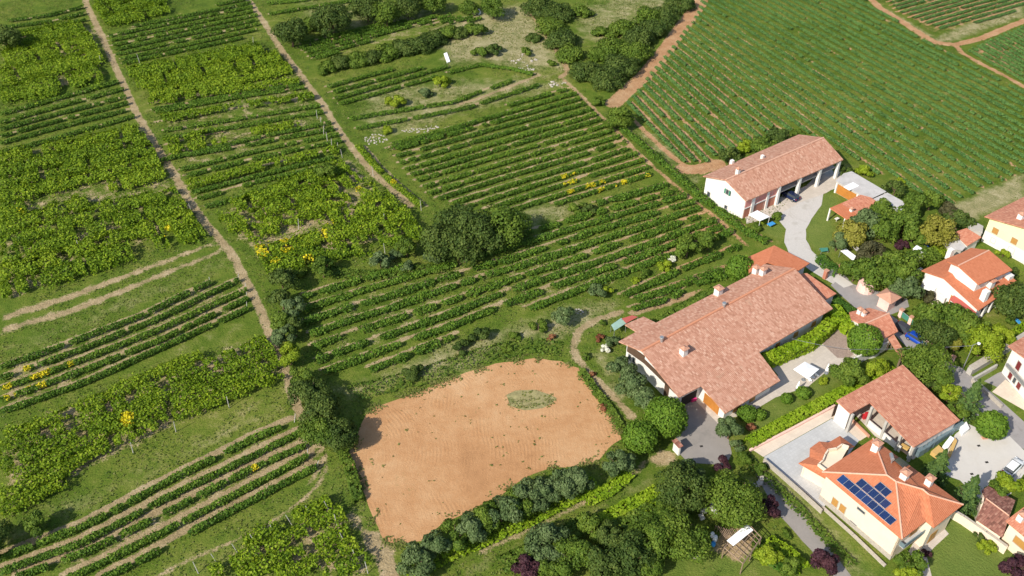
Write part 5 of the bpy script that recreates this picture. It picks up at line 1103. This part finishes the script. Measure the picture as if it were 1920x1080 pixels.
# ring wall round the ball tree
g=G(1620,652,0); t=thing('ring_planter','white ring wall around the ball-shaped tree','planter',g); m=MB(); N_=28
for k in range(N_):
    a0,a1=2*math.pi*k/N_,2*math.pi*(k+1)/N_; ro,ri=2.75,2.5
    v=[(g[0]+r*math.cos(a),g[1]+r*math.sin(a),z) for z in (0,.7) for r,a in ((ri,a0),(ro,a0),(ro,a1),(ri,a1))]; m.add(v,[(4,5,6,7),(0,3,7,4),(1,5,6,2),(3,2,1,0)])
m.obj('ring_wall',M['white'],t)
def turret(px,py,label,h=2.6,w=1.9,curved=False):
    g=G(px,py,0); t=thing('gate_turret',label,'gate turret',g); m=MB(); a=R(37)
    if curved:
        m.tube(g,g+[0,0,h*.8],w*.75,w*.7,14); m.obj('wall',M['palepink'],t); m=MB(); q=g+[.5,.9,0]; m.box(q,.9,.9,h+.8,a); m.obj('pillar',M['palepink'],t); m=MB(); m.box((q[0],q[1],h+.8),1.2,1.2,.15,a); m.obj('tile_cap',M['terracotta'],t)
    else:
        m.box(g,w,w,h,a); m.obj('wall',M['palepink'],t); m=MB(); hw=w*.75; v=[(g[0]+hw*1.42*math.cos(a+k*math.pi/2+.785),g[1]+hw*1.42*math.sin(a+k*math.pi/2+.785),h+.002) for k in range(4)]+[(g[0],g[1],h+.9)]; m.add(v,[(0,1,4),(1,2,4),(2,3,4),(3,0,4),(3,2,1,0)]); m.obj('tiled_roof',M['terracotta'],t)
turret(1622,543,'pink curved gate turret beside the grey lane',2.4,2.2,True); turret(1660,575,'pink gate turret with terracotta roof at the lane end',2.6,2.2)
def pier(px,py,label,h=1.9,w=.65,mat='palepink',name='gate_pier'):
    g=G(px,py,0); t=thing(name,label,'gate pier',g); m=MB(); m.box(g,w,w,h,R(37)); m.obj('pillar',M[mat],t); m=MB(); m.box((g[0],g[1],h+.002),w*1.3,w*1.3,.14,R(37)); m.obj('cap',M['terracotta'],t)
pier(1546,522,'brick gate pier at the lane, beside the long farmhouse',mat='brickred'); pier(1574,512,'brick gate pier at the lane, on the garden side',mat='brickred')
ga,gb=G(1549,521,0),G(1571,513,0); t=thing('metal_gate','grey metal lane gate between two brick piers','gate',(ga+gb)/2); m=MB()
for k in range(15): p=ga+(gb-ga)*k/14; m.tube(p+[0,0,.1],p+[0,0,1.5],.035,.035,5)
m.obj('bars',M['metal'],t); m=MB(); m.tube(ga+[0,0,.3],gb+[0,0,.3],.04,.04,5); m.tube(ga+[0,0,1.4],gb+[0,0,1.4],.04,.04,5); m.obj('rail',M['metal'],t)
for k,(x,y) in enumerate(((1687,594),(1705,608),(1722,623),(1736,648),(1765,668),(1782,682))):
    pier(x,y,('pink fence pier nearest the terracotta-roofed turret','second pink fence pier from the roofed turret','third pink fence pier, by the bright blue car','pink pier above the big round tree','pink pier left of the street lamp','pink pier at the foot of the street lamp')[k],1.7,.6)
for (a,b,l) in (((1689,596),(1703,607),'green mesh fence panel nearest the roofed turret'),((1707,610),(1720,622),'green mesh fence panel above the parked cars')):
    A,B=G(*a,0),G(*b,0); d=B-A; t=thing('fence_panel',l,'fence',(A+B)/2); m=MB(); c=(A+B)/2; m.box((c[0],c[1],.3),np.linalg.norm(d),.05,1.1,math.atan2(d[1],d[0])); m.obj('mesh',M['greensheet'],t); m=MB(); m.tube(A+[0,0,1.45],B+[0,0,1.45],.04,.04,5); m.obj('rail',M['metal'],t)
# small gatehouse wall with tiles by the forecourt
h=House('gate_wall','white gate wall with little tiled top by the forecourt','gate wall',(1268,850))
h.face([(1260,826),(1268.5,821.5),(1281.5,836),(1273,840)],((1260,826,2.1),(1268.5,821.5,2.3),(1273,840,2.1))); h.roof(M['tile_brown'],thick=.12); h.walls([(1260,826,0),(1268.5,821.5,0),(1281.5,836,0),(1273,840,0)],M['white'],.2)
# canopies, parasols, furniture
def canopy(pts,z,mat,label,name='parasol',cat='parasol',peak=.5,pole=True):
    W=[G(*p,z) for p in pts]; c=sum(W)/len(W); t=thing(name,label,cat,(c[0],c[1],0)); n=len(W)
    m=MB(); top=(c[0],c[1],z+peak); v=[tuple(p) for p in W]+[(p[0],p[1],z-.12) for p in W]+[top]
    f=[(i,(i+1)%n,2*n) for i in range(n)]+[(n+i,n+(i+1)%n,(i+1)%n,i) for i in range(n)]
    m.add(v,f); m.obj('canopy',M[mat],t)
    if pole: m=MB(); m.tube((c[0],c[1],0),(c[0],c[1],z+peak),.05,.05,8); m.tube((c[0],c[1],0),(c[0],c[1],.1),.4,.4,12); m.obj('pole',M['metal'],t)
    else:
        for p in W: m=MB(); m.tube((p[0],p[1],0),(p[0],p[1],z-.1),.05,.05,6); m.obj('post',M['white'],t)
canopy([(1488,692),(1509,678),(1536,692),(1515,710)],2.5,'whitefab','large square white parasol in the courtyard',peak=.35)
canopy([(1404,402),(1420,394),(1443,406),(1425,414)],2.3,'whitefab','white garden canopy in front of the farmhouse','garden_canopy','canopy',.15,False)
for x,y,l in ((1549,700,'closed white parasol right of the large open one'),(1494,733,'closed white parasol below the large open one')):
    g=G(x,y,0); t=thing('closed_parasol',l,'parasol',g); m=MB(); m.tube(g+[0,0,.8],g+[0,0,2.3],.32,.08,10); m.obj('folded_canopy',M['whitefab'],t); m=MB(); m.tube(g,g+[0,0,2.4],.04,.04,6); m.tube(g,g+[0,0,.1],.35,.35,10); m.obj('pole',M['metal'],t)
def chair(px,py,label,rot,mat='whitefab'):
    g=G(px,py,0); t=thing('garden_chair',label,'chair',g,'white garden chairs in the courtyard'); ca,sa=math.cos(rot),math.sin(rot)
    m=MB(); m.box((g[0],g[1],.42),.5,.5,.05,rot); m.obj('seat',M[mat],t); m=MB(); m.box((g[0]-sa*.24,g[1]+ca*.24,.475),.5,.05,.45,rot); m.obj('backrest',M[mat],t)
    for a in (-.2,.2):
        for b in (-.2,.2): m=MB(); m.tube((g[0]+a*ca-b*sa,g[1]+a*sa+b*ca,0),(g[0]+a*ca-b*sa,g[1]+a*sa+b*ca,.415),.025,.025,5); m.obj('leg',M[mat],t)
chair(1524,711,'white garden chair nearest the open parasol edge',.6); chair(1531,707,'white garden chair at the right under the parasol',2.2); chair(1518,716,'white garden chair lowest in the courtyard',.2)
def table(px,py,label,mat='white',s=1.4):
    g=G(px,py,0); t=thing('garden_table',label,'table',g); m=MB(); m.box((g[0],g[1],.7),s,s*.6,.05,.6); m.obj('tabletop',M[mat],t); m=MB(); m.tube(g,g+[0,0,.7],.05,.05,6); m.obj('leg',M[mat],t)
table(1513,704,'white table shaded by the large parasol'); table(1568,415,'small white table on the pavilion terrace',s=1.0); table(1445,425,'blue garden table beside the golden shrub','bluelt',1.6)
# tarpaulins, covers
def cover(pts,z,mat,label,name,cat,th=.06,posts=True):
    W=[G(*p,z) for p in pts]; c=sum(W)/len(W); t=thing(name,label,cat,(c[0],c[1],0)); m=MB(); m.prism([tuple(p[:2]) for p in W],z-th,z); m.obj('sheet',M[mat],t)
    for p in W: m=MB(); m.tube((p[0],p[1],0),(p[0],p[1],z-th-.002),.05,.05,5); m.obj('post',M['metal'],t)
cover([(1146,609),(1165,596),(1174,606),(1152,620)],1.8,'tealsheet','pale teal tarpaulin shelter behind the long farmhouse','tarpaulin_shelter','shelter')
cover([(1166,597),(1185,591),(1196,594),(1174,606)],2.2,'redroof','small red sheet roof beside the teal shelter','sheet_roof_shelter','shelter')
cover([(1655,440),(1668,433),(1684,443),(1672,450)],.9,'greensheet','dark green round cover in the gardens','tarpaulin','tarpaulin')
cover([(1720,456),(1727,451),(1742,461),(1738,467)],.5,'blue','dark blue pool cover behind the white shed','pool_cover','cover')
cover([(1576,470),(1586,466),(1605,480),(1600,489)],1.6,'whitefab','white plastic greenhouse sheet on the gardens lawn','greenhouse_sheet','cover')
cover([(1594,458),(1602,456),(1616,471),(1610,475)],1.5,'fibre','grey sheet roof behind the white greenhouse sheet','sheet_roof_shelter','shelter')
cover([(1537,465),(1552,464),(1553,470),(1540,472)],.6,'greensheet','small teal cover above the dark hedge','tarpaulin','tarpaulin')
# metal rack store beside the barn
t=thing('scaffold_store','blue-grey scaffolding racks stacked against the barn end','racks',G(1765,830,0)); 
for k in range(9):
    m=MB(); a=G(1722+k*9,852-k*6.2,0); m.box((a[0],a[1],0),1.3,.9,1.0+.5*rng.random(),R(37)+rng.normal(0,.12)); m.obj('rack',M['bluegrey'],t)
for k in range(10):
    m=MB(); a=G(1724+k*8.5,852-k*6,0); m.tube((a[0],a[1],0),(a[0],a[1],2.2),.04,.04,5); m.obj('upright',M['metal'],t)
for pts,l,mt in ((((1746,846),(1760,834),(1771,845),(1763,858)),'yellow insulation boards leaning near the barn racks','yellowbox'),(((1778,850),(1790,820),(1795,826),(1784,853)),'narrow orange board stack on the pale yard','yellowbox'),(((1768,835),(1782,817),(1790,822),(1776,842)),'white wrapped pallet beside the racks','whitefab'),(((1800,797),(1812,790),(1818,803),(1806,812)),'white wrapped pallet by the round tree','whitefab')):
    W=[G(*p,.8)[:2] for p in pts]; m=MB(); m.prism([tuple(p) for p in W],0,.8); tag(m.obj('pallet_stack',M[mt]),l,'pallet')
g=G(1623,783,0); m=MB(); m.box(g,1.3,.7,.7,.27); m.box(g+[0,0,.71],.5,.5,.4,.27); tag(m.obj('machine',M['redplastic']),'small red and white garden machine in the barn yard','machine')
g=G(1695,842,0); t=thing('wheelbarrow','yellowish wheelbarrow under the barn edge','wheelbarrow',g); m=MB(); m.box(g+[0,0,.35],1.3,.7,.35,-.8); m.obj('tray',M['yellowbox'],t); m=MB(); m.tube(g+[.6,-.6,.2],g+[.66,-.54,.2],.2,.2,10); m.obj('wheel',M['tyre'],t)
g=G(1300,752,0); t=thing('toy_scooter','magenta ride-on toy at the porch of the long farmhouse','toy',g); m=MB(); m.box(g+[0,0,.15],1.0,.5,.45,.5); m.obj('body',M['magenta'],t); m=MB(); m.tube(g+[-.3,-.1,.0],g+[-.3,.1,.0],.2,.2,8); m.tube(g+[.3,-.1,.0],g+[.3,.1,.0],.2,.2,8); m.obj('wheel',M['tyre'],t)
g=G(1903,606,0); t=thing('water_slide','light blue plastic slide in the garden by the street wall','slide',g); m=MB(); m.add([tuple(g+[-1.2,.9,1.5]),tuple(g+[-.7,1.3,1.5]),tuple(g+[1.2,-.4,.25]),tuple(g+[.7,-.9,.25]),tuple(g+[-1.2,.9,1.35]),tuple(g+[-.7,1.3,1.35]),tuple(g+[1.2,-.4,.1]),tuple(g+[.7,-.9,.1])],[(3,2,1,0),(4,5,6,7),(0,1,5,4),(1,2,6,5),(2,3,7,6),(3,0,4,7)]); m.obj('chute',M['bluelt'],t); m=MB()
for a in ((-1.1,.9),(-.7,1.2)): m.tube(g+[a[0],a[1],0],g+[a[0],a[1],1.4],.05,.05,5)
m.obj('ladder',M['metal'],t)
for x,y,l in ((1835,836,'dark drain cover on the pale yard near the round tree'),(1850,867,'dark drain cover in the middle of the pale yard'),(1822,889,'dark drain cover on the pale yard near the conifers'),(1315,837,'dark drain cover on the asphalt forecourt')):
    g=G(x,y,0); m=MB(); m.box((g[0],g[1],.0),.5,.35,.05,.2); tag(m.obj('drain_cover',M['dark']),l,'drain cover')
# street lamp, utility pole and cable
g=G(1806,690,0); t=thing('street_lamp','street lamp with white head at the lane corner','street lamp',g); m=MB(); m.tube(g,g+[0,0,5.5],.09,.05,8); m.tube(g+[0,0,5.5],g+[.9,.2,5.7],.04,.04,6); m.obj('pole',M['metal'],t); m=MB(); m.dome(tuple(g+[1.0,.2,5.6]),.32,.16,10,3,True); m.obj('lamp_head',M['whitefab'],t)
a,b,c=G(1806,690,0)+[0,0,5.3],G(1595,655,3.6),G(1485,635,3.6); m=MB()
def sag(m,a,b,s,r=.03,n=10):
    P=[a+(b-a)*k/n-np.array([0,0,4*s*(k/n)*(1-k/n)]) for k in range(n+1)]
    for p,q in zip(P,P[1:]): m.tube(p,q,r,r,5)
sag(m,a,b,.24); sag(m,b,c,.25); tag(m.obj('power_cable',M['metal']),'overhead cable from the street lamp to the long farmhouse','cable')
g=G(1595,662,0); m=MB(); m.tube(g,g+[0,0,3.7],.06,.05,6); tag(m.obj('utility_pole',M['metal']),'thin utility pole carrying the cable by the ring wall','pole')
# ---------------------------------------------------------------- vehicles
def car(px,py,ang,paint,label,L=4.2,W_=1.75,H_=1.45,van=False):
    g=G(px,py,0); t=thing('parked_car' if not van else 'parked_van',label,'car' if not van else 'van',(g[0],g[1],0)); ca,sa=math.cos(ang),math.sin(ang)
    def tr(x,y,z): return (g[0]+x*ca-y*sa,g[1]+x*sa+y*ca,z)
    if van: prof=[(-.5,.35,.95),(-.5,.62,1.0),(-.49,.98,.95),(.28,.98,.93),(.38,.62,.95),(.5,.5,.9),(.5,.3,.9)]
    else: prof=None
    # body: stations along the length with lower and upper widths
    st=[(-.5,.30,.55,.80),(-.47,.25,.66,.92),(-.30,.22,.66,1.0),(.0,.22,.64,1.0),(.25,.22,.62,1.0),(.42,.24,.56,.94),(.5,.30,.46,.78)] if not van else [(-.5,.3,.98,.92),(-.46,.25,1.0,1.0),(0,.22,1.0,1.0),(.24,.22,.98,1.0),(.36,.22,.62,1.0),(.46,.24,.55,.92),(.5,.3,.5,.8)]
    V=[];F=[]
    for x,z0,z1,w in st:
        hw=W_/2*w; V+=[tr(x*L,-hw*.95,z0*H_/1.45),tr(x*L,-hw,(z0+z1)/2*H_*.75),tr(x*L,-hw*.9,z1*H_),tr(x*L,hw*.9,z1*H_),tr(x*L,hw,(z0+z1)/2*H_*.75),tr(x*L,hw*.95,z0*H_/1.45)]
    for i in range(len(st)-1):
        for k in range(6): a=i*6+k;b=i*6+(k+1)%6; F.append((a,b,b+6,a+6))
    F+= [tuple(range(6))[::-1],tuple(range(len(st)*6-6,len(st)*6))]
    body=mk('body',V,F,M[paint],t,True)
    if not van:
        zb=.62*H_; zt=H_; hw=W_/2
        gb=[(-.46,-.86),(.27,-.86),(.27,.86),(-.46,.86)]; gt=[(-.36,-.68),(.10,-.68),(.10,.68),(-.36,.68)]
        V=[tr(x*L,y*hw,zb) for x,y in gb]+[tr(x*L,y*hw,zt-.06) for x,y in gt]
        mk('windows',V,[(0,1,5,4),(1,2,6,5),(2,3,7,6),(3,0,4,7),(4,5,6,7)],M['glass'],t)
        V=[tr(x*L,y*hw*1.02,zt-.055) for x,y in gt]+[tr(x*L*.94,y*hw*.9,zt) for x,y in gt]
        mk('car_roof',V,[(0,1,5,4),(1,2,6,5),(2,3,7,6),(3,0,4,7),(4,5,6,7),(3,2,1,0)],M[paint],t,False)
    else:
        V=[tr(.29*L,-.8*W_/2,.95*H_),tr(.29*L,.8*W_/2,.95*H_),tr(.375*L,.84*W_/2,.66*H_),tr(.375*L,-.84*W_/2,.66*H_)]; V=[(x+ca*.03,y+sa*.03,z+.02) for x,y,z in V]
        mk('windscreen',V,[(0,1,2,3)],M['glass'],t)
    for x in (-.31,.31):
        for y in (-1,1):
            m=MB(); m.tube(tr(x*L,y*(W_/2-.12),.31),tr(x*L,y*(W_/2+.02),.31),.31,.31,16); wh=m.obj('wheel',M['tyre'],t); m=MB(); m.tube(tr(x*L,y*(W_/2+.021),.31),tr(x*L,y*(W_/2+.03),.31),.18,.18,10); m.obj('rim',M['metal'],wh)
    for y in (-1,1):
        m=MB(); m.box(tr(-.495*L,y*W_*.36,.6*H_*.9),.08,.3,.16,ang); m.obj('tail_light',M['lampred'],t); m=MB(); m.box(tr(.485*L,y*W_*.34,.42*H_),.1,.32,.12,ang); m.obj('headlight',M['whitefab'],t)
car(1897,880,R(40),'carwhite','white car parked beside the bright hedge tree',4.3)
car(1876,911,R(42),'carwhite','white van parked below the white car',3.6,1.75,1.85,True)
car(1481,371,R(127),'carblue','dark blue car parked inside the open farmhouse bay',4.1)
car(1695,622,R(-55),'carbeige','dark car in the shade beside the garage',4.0)
car(1718,640,R(-50),'carbright','bright blue car parked by the pink fence piers',3.9)
# ---------------------------------------------------------------- stones, slab, vineyard posts
def stones(px,py,rx,ry,n,label,s=.2):
    n=int(n*.7)
    m=MB(); t_=mpp(py)
    for k in range(n):
        a=rng.random()*6.28; r=math.sqrt(rng.random()); g=G(px+rx*r*math.cos(a),py+ry*r*math.sin(a),0); q=s*rng.uniform(.5,1.5)
        b=len(m.v); m.dome((g[0],g[1],.02),q,q*.6,6,2); m.v[b:]=[(x+rng.normal(0,q*.12),y+rng.normal(0,q*.12),z+rng.normal(0,q*.06)) for x,y,z in m.v[b:]]
    tag(m.obj('stone_heap',M['stone']),label,'stone heap')
stones(704,262,22,10,70,'larger pale stone heap beside the second track'); stones(780,245,26,4,45,'thin line of pale stones above the vineyard'); stones(812,238,14,4,22,'short tail of stones right of the stone line')
stones(985,130,16,5,26,'scattered stones where the farm path starts',.27); stones(968,115,10,5,14,'stones on the slope left of the bushes',.24); stones(1040,158,30,5,24,'rubble strip at the top of the middle vineyard',.3); stones(990,110,18,14,22,'loose rocks on the dry slope',.27); stones(1085,585,10,5,12,'loose stones beside the curved farm track')
m=MB(); W=[G(*p,.25) for p in ((832,100),(838,98),(844,115),(838,117))]; m.prism([tuple(p[:2]) for p in W],0,.25); tag(m.obj('concrete_slab',M['whitefab']),'white rectangular slab on the slope above the vines','slab')
m=MB(); g=G(893,25,0); m.dome(tuple(g),1.3,1.4,7,3); m.v=[(x+rng.normal(0,.15),y+rng.normal(0,.15),z+rng.normal(0,.1)) for x,y,z in m.v]; tag(m.obj('rock',M['whitefab']),'white rock between low trees near the top edge','rock')
PG='concrete posts at the ends of the trellised vines'
def vpost(px,py,lean,l,h=2.3):
    g=G(px,py,0); m=MB(); m.tube(g,g+[lean[0],lean[1],h],.07,.05,6); tag(m.obj('vineyard_post',M['post']),l,'post',PG)
def pseq(pts,what,lean,h=2.3):
    for k,(x,y) in enumerate(pts): vpost(x,y,(rng.normal(lean[0],.15),rng.normal(lean[1],.1)),f'{ordinal(k+1)} {what}',h)
pseq(((372,1075),(408,1058),(448,1040),(482,1022),(514,1005),(548,985),(583,968),(618,958)),'leaning post from the left along the bottom bushy plot',(-.5,.2))
pseq(((632,985),(648,1020),(668,1050),(690,1075)),'leaning post down the right side of the bottom bushy plot',(-.3,.2))
pseq(((595,222),(602,236),(607,252),(614,264),(622,276),(634,284),(642,296)),'pale post from the top beside the second dirt track',(0,.1))
pseq(((395,533),(447,527),(462,545),(463,562),(463,580)),'end post from the top of the five narrow rows',(.2,.1),1.7)
pseq(((552,792),(562,812),(575,837),(577,856),(593,877)),'end post from the top of the bottom left rows',(.3,.1),1.7)
for x,y,l in ((720,420,'pale post in the bright vines left of the oak clump'),(722,475,'pale post above the grey-green bushes'),(790,395,'pale post at the upper left of the oak clump'),(700,330,'pale post in bright vines beside the second track'),(560,430,'pale post in the gap of the yellow-flecked plot'),(262,118,'pale post in the upper wide strip between tracks'),(475,85,'pale post at the right end of the upper wide strip'),(360,400,'pale post near the first track in the third bushy plot'),(150,470,'pale post in the middle of the third bushy plot'),(330,810,'pale post at the lower edge of the large bushy plot'),(250,850,'pale post at the bank below the large bushy plot'),(430,765,'pale post at the right of the large bushy plot'),(190,120,'pale post beside the first track in the top plot')):
    vpost(x,y,(rng.normal(0,.15),rng.normal(0,.1)),l,2.5)
